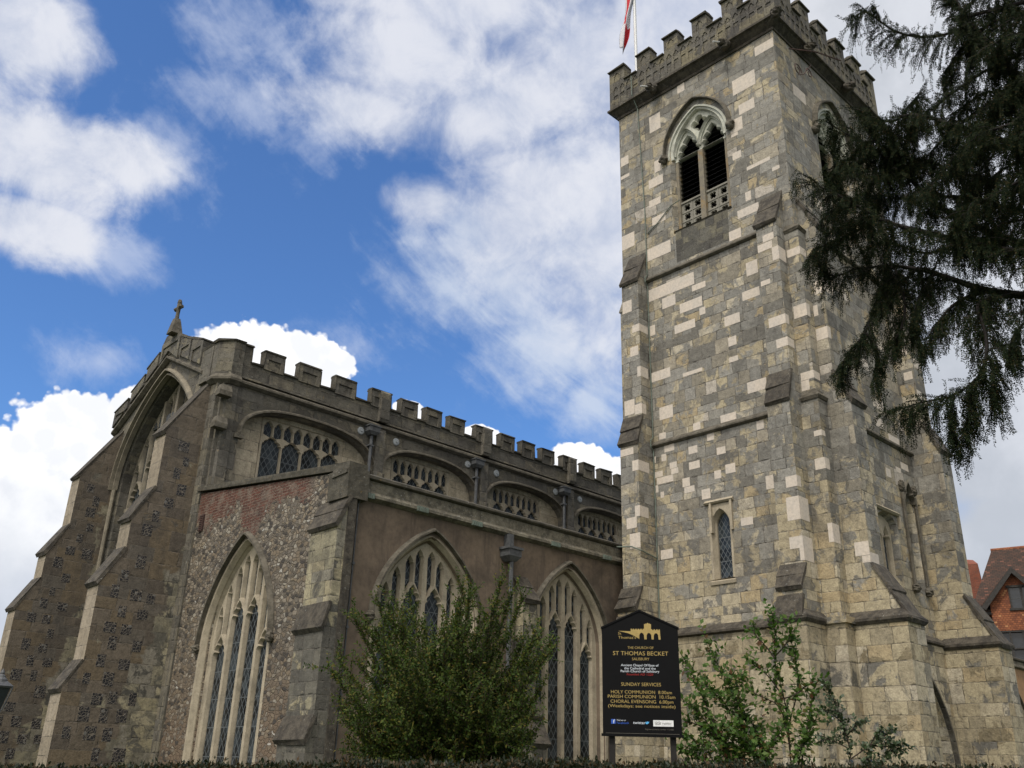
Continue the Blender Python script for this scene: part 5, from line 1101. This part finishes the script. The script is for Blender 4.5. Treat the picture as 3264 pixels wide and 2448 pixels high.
YEW = [
 ([(9.40, 1.96, 6.00), (9.39, 2.42, 6.22), (9.39, 2.80, 6.43), (9.46, 3.25, 6.85), (9.50, 3.70, 7.15), (9.53, 4.15, 7.29)], 0.055),
 ([(10.39, 2.09, 6.86), (10.13, 2.77, 7.43), (9.95, 3.03, 7.67), (9.78, 3.22, 7.87), (9.62, 3.39, 8.21), (9.51, 3.40, 8.37), (9.39, 3.44, 8.76), (9.33, 3.59, 9.03)], 0.05),
 ([(9.02, 1.81, 6.24), (8.96, 2.48, 6.60), (8.88, 3.09, 7.04), (8.90, 3.32, 7.21), (8.92, 3.55, 7.44), (8.92, 3.81, 7.54), (8.91, 4.09, 7.49)], 0.04),
 ([(9.75, 1.69, 7.98), (9.76, 2.17, 9.22), (9.79, 2.46, 10.10), (9.87, 2.57, 10.48), (9.85, 2.65, 11.14)], 0.06),
 ([(9.80, 2.46, 10.25), (9.68, 2.50, 10.03), (9.53, 2.67, 9.91), (9.37, 2.88, 9.89), (9.19, 3.11, 9.99), (9.04, 3.24, 10.17), (8.99, 3.37, 10.40), (8.93, 3.52, 10.33)], 0.025),
 ([(9.25, 1.65, 7.39), (9.21, 2.32, 8.02), (9.19, 2.78, 8.49), (9.18, 3.13, 8.81), (9.20, 3.38, 8.80), (9.22, 3.59, 9.05), (9.26, 3.76, 9.28)], 0.03),
 ([(9.27, 2.48, 6.21), (8.98, 2.77, 6.13), (8.90, 2.69, 5.80), (8.80, 2.67, 5.51), (8.79, 2.73, 5.32), (8.76, 2.81, 5.21), (8.69, 3.01, 5.07), (8.69, 3.30, 5.10), (8.71, 3.55, 5.09)], 0.025),
 ([(9.62, 3.39, 8.21), (9.24, 3.56, 8.50), (9.02, 3.82, 8.79), (8.94, 4.02, 9.04)], 0.02),
 ([(8.92, 3.55, 7.44), (8.64, 3.71, 7.56), (8.45, 3.87, 7.74), (8.36, 4.07, 7.86)], 0.02),
 ([(8.92, 3.55, 7.44), (9.06, 4.00, 7.46), (9.03, 4.31, 7.45), (8.98, 4.41, 7.36)], 0.018),
 ([(9.50, 3.70, 7.15), (9.33, 3.87, 6.73), (9.17, 3.99, 6.25), (9.08, 4.19, 6.02), (9.03, 4.29, 5.84)], 0.018),
 ([(9.50, 3.70, 7.15), (9.34, 3.56, 6.51), (9.21, 3.63, 6.14), (9.16, 3.75, 6.02)], 0.018),
 ([(9.49, 1.42, 8.95), (9.48, 2.08, 9.17), (9.53, 2.67, 9.11), (9.61, 3.10, 9.00)], 0.03),
 ([(10.27, 1.65, 8.95), (10.20, 2.48, 9.27), (10.15, 3.05, 9.01), (10.14, 3.42, 8.78)], 0.03),
 ([(9.64, 1.79, 7.27), (9.70, 2.41, 7.72), (9.67, 2.93, 8.14), (9.67, 3.25, 8.51), (9.66, 3.58, 8.60)], 0.03),
 ([(10.61, 2.04, 7.50), (10.57, 2.68, 7.96), (10.50, 3.29, 8.41), (10.42, 3.82, 8.56), (10.36, 4.26, 8.74)], 0.03),
 ([(8.81, 1.83, 5.77), (8.72, 2.21, 5.68), (8.68, 2.39, 5.53), (8.66, 2.45, 5.36)], 0.018),
 ([(9.39, 2.80, 6.43), (9.12, 3.01, 6.25), (8.96, 3.15, 6.00), (8.92, 3.27, 5.84)], 0.02),
 ([(9.46, 3.25, 6.85), (9.30, 3.41, 6.55), (9.26, 3.50, 6.28), (9.27, 3.47, 6.00)], 0.016),
 ([(10.30, 1.46, 10.01), (10.10, 2.01, 10.25), (9.92, 2.39, 10.09), (9.73, 2.70, 9.74), (9.69, 2.84, 9.45)], 0.028),
 ([(9.72, 1.28, 10.01), (9.72, 1.86, 10.31), (9.73, 2.32, 10.42), (9.67, 2.55, 10.18)], 0.025),
 ([(8.87, 1.50, 7.60), (8.88, 2.00, 7.88), (8.86, 2.49, 7.91), (8.86, 2.83, 7.61), (8.89, 3.06, 7.50)], 0.025),
 ([(10.01, 1.96, 6.95), (9.99, 2.51, 7.18), (9.84, 3.03, 7.34), (9.81, 3.44, 7.28), (9.78, 3.82, 7.65), (9.77, 4.11, 7.64)], 0.025),
 ([(10.87, 1.70, 9.63), (10.77, 2.22, 9.75), (10.65, 2.75, 9.34), (10.64, 3.16, 8.84)], 0.028),
 ([(9.51, 3.40, 8.37), (9.22, 3.60, 8.12), (9.04, 3.79, 8.18), (8.88, 3.91, 8.36)], 0.016),
 ([(9.39, 3.44, 8.76), (9.53, 3.36, 9.10), (9.68, 3.22, 9.35), (9.70, 3.16, 9.40)], 0.012),
 ([(8.76, 2.81, 5.21), (8.74, 2.88, 4.94), (8.71, 2.97, 4.77)], 0.01),
 ([(8.79, 2.70, 5.48), (8.81, 2.64, 5.28), (8.79, 2.72, 5.01)], 0.01),
 ([(9.17, 3.99, 6.25), (9.21, 3.89, 5.95), (9.19, 3.95, 5.79)], 0.012),
 ([(8.69, 3.01, 5.07), (8.67, 3.08, 4.88), (8.67, 3.09, 4.71)], 0.01),
 ([(9.53, 4.15, 7.29), (9.33, 4.36, 7.16), (9.17, 4.46, 7.30)], 0.014),
 ([(10.05, 1.77, 8.00), (9.96, 2.19, 8.11), (9.97, 2.59, 8.13), (10.00, 2.85, 7.89)], 0.022),
 ([(9.14, 1.72, 6.88), (9.07, 2.08, 6.84), (9.09, 2.38, 6.94), (9.03, 2.60, 6.79)], 0.022),
 ([(9.10, 1.33, 8.81), (9.15, 1.67, 8.95), (9.19, 1.96, 9.24), (9.23, 2.23, 9.18)], 0.022),
 ([(9.19, 1.41, 8.56), (9.23, 1.80, 8.64), (9.25, 2.15, 8.56), (9.29, 2.42, 8.49)], 0.02),
 ([(10.46, 1.73, 8.85), (10.39, 2.11, 9.09), (10.29, 2.53, 9.50), (10.31, 2.88, 9.42), (10.26, 3.04, 9.35)], 0.02),
 ([(8.86, 1.61, 7.00), (8.79, 1.92, 7.18), (8.80, 2.33, 7.10), (8.82, 2.61, 7.08), (8.78, 2.76, 6.91)], 0.02),
 ([(10.64, 1.84, 8.56), (10.56, 2.27, 8.81), (10.52, 2.84, 8.82), (10.45, 3.12, 8.99)], 0.02),
 ([(9.50, 1.36, 9.30), (9.47, 1.58, 9.50), (9.51, 1.91, 9.62), (9.46, 2.13, 9.40), (9.43, 2.27, 9.13)], 0.02),
 ([(8.89, 1.41, 8.07), (8.83, 1.73, 8.05), (8.89, 1.96, 7.87), (8.86, 2.08, 7.63)], 0.02),
 ([(10.70, 1.46, 10.60), (10.62, 1.94, 10.73), (10.64, 2.36, 10.89), (10.58, 2.64, 10.49), (10.53, 2.80, 10.11)], 0.02),
 ([(10.14, 3.42, 8.78), (9.96, 3.61, 8.92), (9.76, 3.87, 9.02), (9.56, 4.09, 8.88), (9.47, 4.29, 8.66)], 0.014),
 ([(9.61, 3.10, 9.00), (9.44, 3.29, 8.67), (9.25, 3.54, 8.69), (9.17, 3.73, 8.69)], 0.014),
 ([(10.42, 3.82, 8.56), (10.24, 4.03, 8.64), (9.99, 4.35, 8.60), (9.87, 4.63, 8.38)], 0.014),
 ([(9.50, 2.43, 8.04), (9.41, 2.74, 7.73), (9.37, 2.86, 7.53)], 0.014),
]
ROSE = [
 [(11.67, 7.73, 1.56), (11.63, 7.79, 1.98), (11.55, 7.92, 2.38), (11.47, 8.03, 2.74), (11.40, 8.12, 3.01), (11.34, 8.21, 3.23)],
 [(12.07, 7.48, 1.58), (12.06, 7.50, 2.22), (11.91, 7.73, 2.66), (11.81, 7.89, 3.07), (11.74, 7.99, 3.28), (11.70, 8.05, 3.53)],
 [(11.67, 7.55, 1.57), (11.55, 7.73, 2.03), (11.42, 7.92, 2.38), (11.30, 8.09, 2.56), (11.23, 8.19, 2.68)],
 [(11.77, 7.76, 1.57), (11.69, 7.89, 2.15), (11.48, 8.19, 2.39), (11.40, 8.29, 2.39)],
 [(12.11, 7.61, 1.57), (12.06, 7.68, 2.17), (11.92, 7.90, 2.53), (11.80, 8.07, 2.84), (11.70, 8.23, 2.97)],
 [(11.72, 7.66, 1.57), (11.76, 7.60, 2.15), (11.76, 7.60, 2.58), (11.74, 7.63, 2.95)],
 [(11.71, 7.30, 1.58), (11.70, 7.32, 1.97), (11.58, 7.51, 2.20), (11.45, 7.71, 2.32)],
 [(11.47, 7.67, 1.56), (11.36, 7.83, 1.90), (11.26, 7.97, 2.13), (11.16, 8.12, 2.19)],
 [(11.60, 7.65, 1.57), (11.62, 7.63, 1.91), (11.59, 7.67, 2.15), (11.63, 7.61, 2.33)],
 [(11.77, 7.40, 1.57), (11.85, 7.27, 2.04), (11.92, 7.15, 2.22), (11.96, 7.09, 2.33)],
 [(11.49, 7.65, 1.56), (11.29, 7.93, 1.90), (11.19, 8.08, 1.96), (11.11, 8.18, 2.01)],
]
ROSE2 = [
 [(12.16, 7.13, 1.59), (12.17, 7.12, 2.36), (12.16, 7.14, 2.72), (12.12, 7.20, 3.09), (12.11, 7.22, 3.27), (12.14, 7.18, 3.67), (12.12, 7.20, 3.90)],
 [(12.08, 7.07, 2.05), (12.05, 7.12, 2.62), (11.90, 7.38, 2.74), (11.79, 7.55, 2.86), (11.77, 7.57, 3.01)],
 [(12.26, 7.17, 2.37), (12.35, 7.02, 2.84), (12.35, 7.01, 3.15), (12.34, 7.03, 3.41), (12.31, 7.07, 3.54)],
 [(12.03, 7.17, 3.26), (11.96, 7.28, 3.45), (11.90, 7.38, 3.58), (11.88, 7.41, 3.71)],
 [(12.11, 7.22, 3.27), (12.21, 7.05, 3.46), (12.25, 6.97, 3.65), (12.24, 7.00, 3.78)],
 [(12.16, 7.14, 2.72), (12.06, 7.30, 3.02), (11.98, 7.43, 3.14), (11.93, 7.51, 3.21)],
 [(12.03, 6.97, 1.59), (12.12, 6.80, 2.40), (12.17, 6.72, 2.70), (12.19, 6.68, 2.88), (12.23, 6.60, 2.98), (12.26, 6.56, 2.91)],
 [(12.00, 7.02, 1.59), (12.08, 6.87, 2.16), (12.17, 6.72, 2.40), (12.20, 6.67, 2.52)],
 [(11.87, 7.04, 1.58), (11.95, 6.91, 2.04), (12.01, 6.79, 2.16), (12.04, 6.74, 2.22)],
 [(12.07, 7.09, 2.71), (12.15, 6.95, 2.76), (12.23, 6.81, 2.89)],
]
HOLLY = [
 [(12.08, 6.24, 1.61), (12.10, 6.21, 2.05), (12.07, 6.27, 2.37), (12.04, 6.32, 2.63), (12.01, 6.38, 2.79), (11.98, 6.43, 2.86)],
 [(12.07, 6.27, 2.37), (12.01, 6.38, 2.50), (11.96, 6.48, 2.56)],
 [(12.08, 6.24, 2.21), (12.15, 6.12, 2.36), (12.19, 6.04, 2.39)],
 [(12.10, 6.21, 2.05), (12.01, 6.39, 2.16), (11.94, 6.51, 2.21)],
 [(12.00, 6.18, 1.93), (12.12, 5.95, 2.10), (12.20, 5.78, 2.21), (12.24, 5.70, 2.30)],
 [(12.12, 5.95, 2.10), (12.21, 5.75, 2.08), (12.27, 5.62, 2.13)],
 [(12.14, 5.90, 1.61), (12.17, 5.84, 1.94), (12.22, 5.73, 2.05), (12.28, 5.60, 2.06)],
 [(12.12, 5.95, 2.10), (12.15, 5.89, 2.21), (12.18, 5.83, 2.27)],
 [(12.09, 6.00, 1.61), (12.09, 6.01, 1.94), (12.12, 5.96, 2.02)],
]
# ================================================================ yew
yw = empty('yew_tree', (10.2, .3, 0), 'dark yew tree with drooping sprays hanging over the upper right', 'tree')
def un(o, par): o.parent = par; o.matrix_parent_inverse = Matrix.Translation(-Vector(par.location)); return o
mb = MB(); mb.tube([(10.2, .3, -.1), (10.15, .28, 1.5), (10.2, .2, 4), (10.1, .35, 7), (10.2, .3, 10), (10.3, .2, 13)], [.42, .34, .30, .25, .17, .05], 12); un(mb.build('trunk', M['bark'], smooth=True), yw)
def needles(paths, step, ln, wd):
    Ps, Ds, Ns = [], [], []
    for q in paths:
        r = resample(q, step); t = np.gradient(r, axis=0); t /= np.maximum(np.linalg.norm(t, axis=1, keepdims=True), 1e-9)
        ref = rng.normal(0, 1, 3); s = np.cross(t, ref); s /= np.maximum(np.linalg.norm(s, axis=1, keepdims=True), 1e-9); nn = np.cross(s, t)
        for sg in (-1, 1):
            d = t*rng.uniform(.4, .8, (len(r), 1))+sg*s*.8+nn*rng.uniform(-.35, .35, (len(r), 1)); Ps.append(r+rng.normal(0, .002, r.shape)); Ds.append(d); Ns.append(nn+rng.normal(0, .25, r.shape))
    return np.concatenate(Ps), np.concatenate(Ds), np.concatenate(Ns)
tw_all, thin = [], []
for path, r0 in YEW:
    p = smooth_path(path, 2); rd = list(np.linspace(r0, .006, len(p)))
    # carry the limb back to the trunk when it starts near it
    q = [tuple(x) for x in p]
    if np.hypot(p[0][0]-10.2, p[0][1]-.3) < 2.4 and r0 > .015:
        q = [(10.2, .35, p[0][2]-.5), tuple((p[0]+np.array([10.2, .35, p[0][2]-.4]))/2)]+q; rd = [r0*1.5, r0*1.2]+rd
    mb = MB(); mb.tube(q, rd, 6); un(mb.build('branch', M['bark'], smooth=True), yw)
    rs = resample(p, .026); n = len(rs)
    for i in range(1, n):
        f = i/n
        if f < .04: continue
        t = unit(rs[min(i+1, n-1)]-rs[i-1])
        for rep in range(2 if rng.random() < .3 else 1):
            side = unit(np.cross(t, [0, 0, 1])+1e-6)*(1 if rng.random() < .5 else -1)
            d = t*rng.uniform(.2, .9)+side*rng.uniform(.4, 1.1)+np.array([0, 0, rng.uniform(-.45, .35)])
            L = rng.uniform(.18, .50)*(1.0-.35*f); tp = grow(rs[i], d, L, rng.uniform(.6, 1.6), .10, 7); tw_all.append(tp); thin.append(tp)
            for k in (1, 2, 3, 4, 5, 6):   # hanging strands and side sprays
                if rng.random() < .30: tw_all.append(grow(tp[k], d*.6+rng.normal(0, .7, 3), rng.uniform(.06, .18), 1.0, .10, 4))
                if rng.random() < .62: tw_all.append(grow(tp[k], d*.4+np.array([rng.normal(0, .3), rng.normal(0, .3), -1.0]), rng.uniform(.08, .30), 1.0, .10, 5))
Pn, D, Nn = needles(tw_all, .0145, .02, .005); n = len(Pn)
un(leaves('foliage', Pn, D, Nn, rng.uniform(.020, .034, n), rng.uniform(.0075, .0125, n), M['yew']), yw)
mb = MB()
for q in thin[::2]: mb.tube(q, [.0045]*6+[.002], 3, False)
un(mb.build('twigs', M['bark'], recalc=False), yw)
print('yew needles', n)

# ================================================================ leafy plants
def plant(root, stems, r0, leafmat_, leafL, leafW, twstep, twL, lfstep, droop, start=.3, up=.2, fold=.15, taper=.5, dens=1.0, toend=True):
    P_, D_, N_l = [], [], []; mb = MB()
    for st in stems:
        p = smooth_path(st, 2); mb.tube([tuple(x) for x in p], list(np.linspace(r0, r0*.25, len(p))), 5)
        rs = resample(p, twstep); n = len(rs); tw = []
        for i in range(n):
            f = i/n
            if f < start or rng.random() > dens: continue
            t = unit(rs[min(i+1, n-1)]-rs[max(i-1, 0)]); d = t*rng.uniform(.4, 1.1)+rng.normal(0, .55, 3)+np.array([0, 0, up])
            tw.append(grow(rs[i], d, rng.uniform(*twL)*(1.12-taper*f), droop, .12, 5))
        if toend: tw.append(rs[int(n*.6):])
        for q in tw:
            if len(q) < 2: continue
            if q is not tw[-1]: mb.tube([tuple(x) for x in q], list(np.linspace(.0045, .0015, len(q))), 3, False)
            r = resample(q, lfstep); t = np.gradient(r, axis=0); sgn = np.where(np.arange(len(r)) % 2, 1, -1)[:, None]
            ref = rng.normal(0, 1, 3); s = np.cross(t, ref); s /= np.maximum(np.linalg.norm(s, axis=1, keepdims=True), 1e-9)
            tt = t/np.maximum(np.linalg.norm(t, axis=1, keepdims=True), 1e-9)
            P_.append(r); D_.append(tt*.6+s*sgn+rng.normal(0, .35, r.shape)); N_l.append(np.array([[-.35, -.35, .8]])+rng.normal(0, .45, r.shape))
    P_, D_, N_l = map(np.concatenate, (P_, D_, N_l)); n = len(P_)
    un(mb.build('stems', M['twig'], recalc=False), root)
    un(leaves('foliage', P_, D_, N_l, rng.uniform(.65, 1.2, n)*leafL, rng.uniform(.7, 1.2, n)*leafW, leafmat_, fold=fold), root)
    print(root.name, n)
# the big upright shrub in front of the aisle
sh = empty('evergreen_shrub', (8.45, 9.9, 0), 'large bushy dark green shrub with upright shoots before the plastered aisle wall', 'shrub')
latv = np.array([.726, -.6876, 0]); depv = np.array([.6876, .726, 0]); st = []
O_ = np.array([8.45, 9.9, 1.25])
for k in range(240):
    ph = rng.uniform(-84, 60)*rng.uniform(.3, 1)**.5-4; ps = rng.uniform(-60, 60)
    Rr = .95*max(.85, 3.25-.00045*ph*ph-(.014*max(0, ph-12)))*(rng.uniform(.35, .86) if rng.random() < .72 else rng.uniform(.86, 1.04))*(1-.00012*ps*ps)
    d = unit(latv*math.sin(R(ph))+depv*math.sin(R(ps))*.8*math.cos(R(ph))+np.array([0, 0, math.cos(R(ph))*math.cos(R(ps))]))
    e = O_+d*Rr+rng.normal(0, .05, 3); b0 = np.array([8.45, 9.9, 0])+latv*d.dot(latv)*.25+depv*d.dot(depv)*.25
    m1 = O_+d*Rr*.12+np.array([0, 0, -.25]); m2 = O_+d*Rr*.55+np.array([0, 0, .10-.25*abs(math.sin(R(ph)))])
    st.append([b0, m1, m2, e])
plant(sh, st, .010, M['shrubleaf'], .052, .028, .036, (.14, .40), .018, -.4, .33, .3, taper=.2)
rs1 = empty('rose_bush', (11.6, 7.85, 0), 'loose light green rose bush just right of the notice board', 'bush')
plant(rs1, ROSE, .011, M['roseleaf'], .085, .058, .032, (.14, .42), .034, .4, .12, .2, dens=.95)
rs2 = empty('rose_bush', (12.1, 7.0, 0), 'taller rose bush on dark twin stems in front of the tower base', 'bush')
plant(rs2, ROSE2, .012, M['roseleaf'], .088, .06, .038, (.12, .32), .036, .4, .22, .2, dens=.85)
hl = empty('holly_bush', (12.2, 6.0, 0), 'small grey-green holly bush with dark stem right of the roses', 'bush')
plant(hl, HOLLY, .010, M['hollyleaf'], .062, .042, .022, (.08, .24), .02, .3, .25, .1, dens=1.0)

# ================================================================ clipped hedge
hd = empty('clipped_hedge', (3.163, 3.34, 0), 'clipped dark hedge with bronze new growth along the bottom edge', 'hedge')
hx = [-4.5, -2.3, -.9, 0, .9, 2.4, 4.5]; hz_ = [1.56, 1.578, 1.638, 1.672, 1.682, 1.698, 1.70]
c0 = np.array([3.163, 3.34, 0.]); mb = MB(); rings = []
for l, z in zip(hx, hz_):
    q = c0+latv*l; rings.append([tuple(q+depv*d+np.array([0, 0, zz])) for d, zz in ((0, 0), (.02, z-.10), (.10, z-.035), (.62, z-.035), (.72, z-.1), (.74, 0))])
mb.loft(rings); un(mb.build('inner_growth', M['hedgeleaf']), hd)
n = 60000; l = rng.uniform(-3.4, 3.4, n); zt = np.interp(l, hx, hz_); which = rng.random(n)
dpt = np.where(which < .55, rng.uniform(-.01, .74, n), rng.normal(.0, .015, n)); und = .012*np.sin(l*7)+.010*np.sin(l*17+1)
zz = np.where(which < .55, zt-.035+np.abs(rng.normal(0, .016, n))+und*.6, zt-.03-rng.uniform(0, 1, n)**1.5*.55)
Pn = c0+latv*l[:, None]+depv*dpt[:, None]+np.array([0, 0, 1.])*zz[:, None]
D = rng.normal(0, .8, (n, 3))+np.where(which[:, None] < .55, np.array([[0, 0, .8]]), -depv*.7); Nn = rng.normal(0, 1, (n, 3))+np.array([0, 0, .5])
un(leaves('foliage', Pn, D, Nn, rng.uniform(.016, .030, n), rng.uniform(.009, .015, n), M['hedgeleaf'], fold=.2), hd)
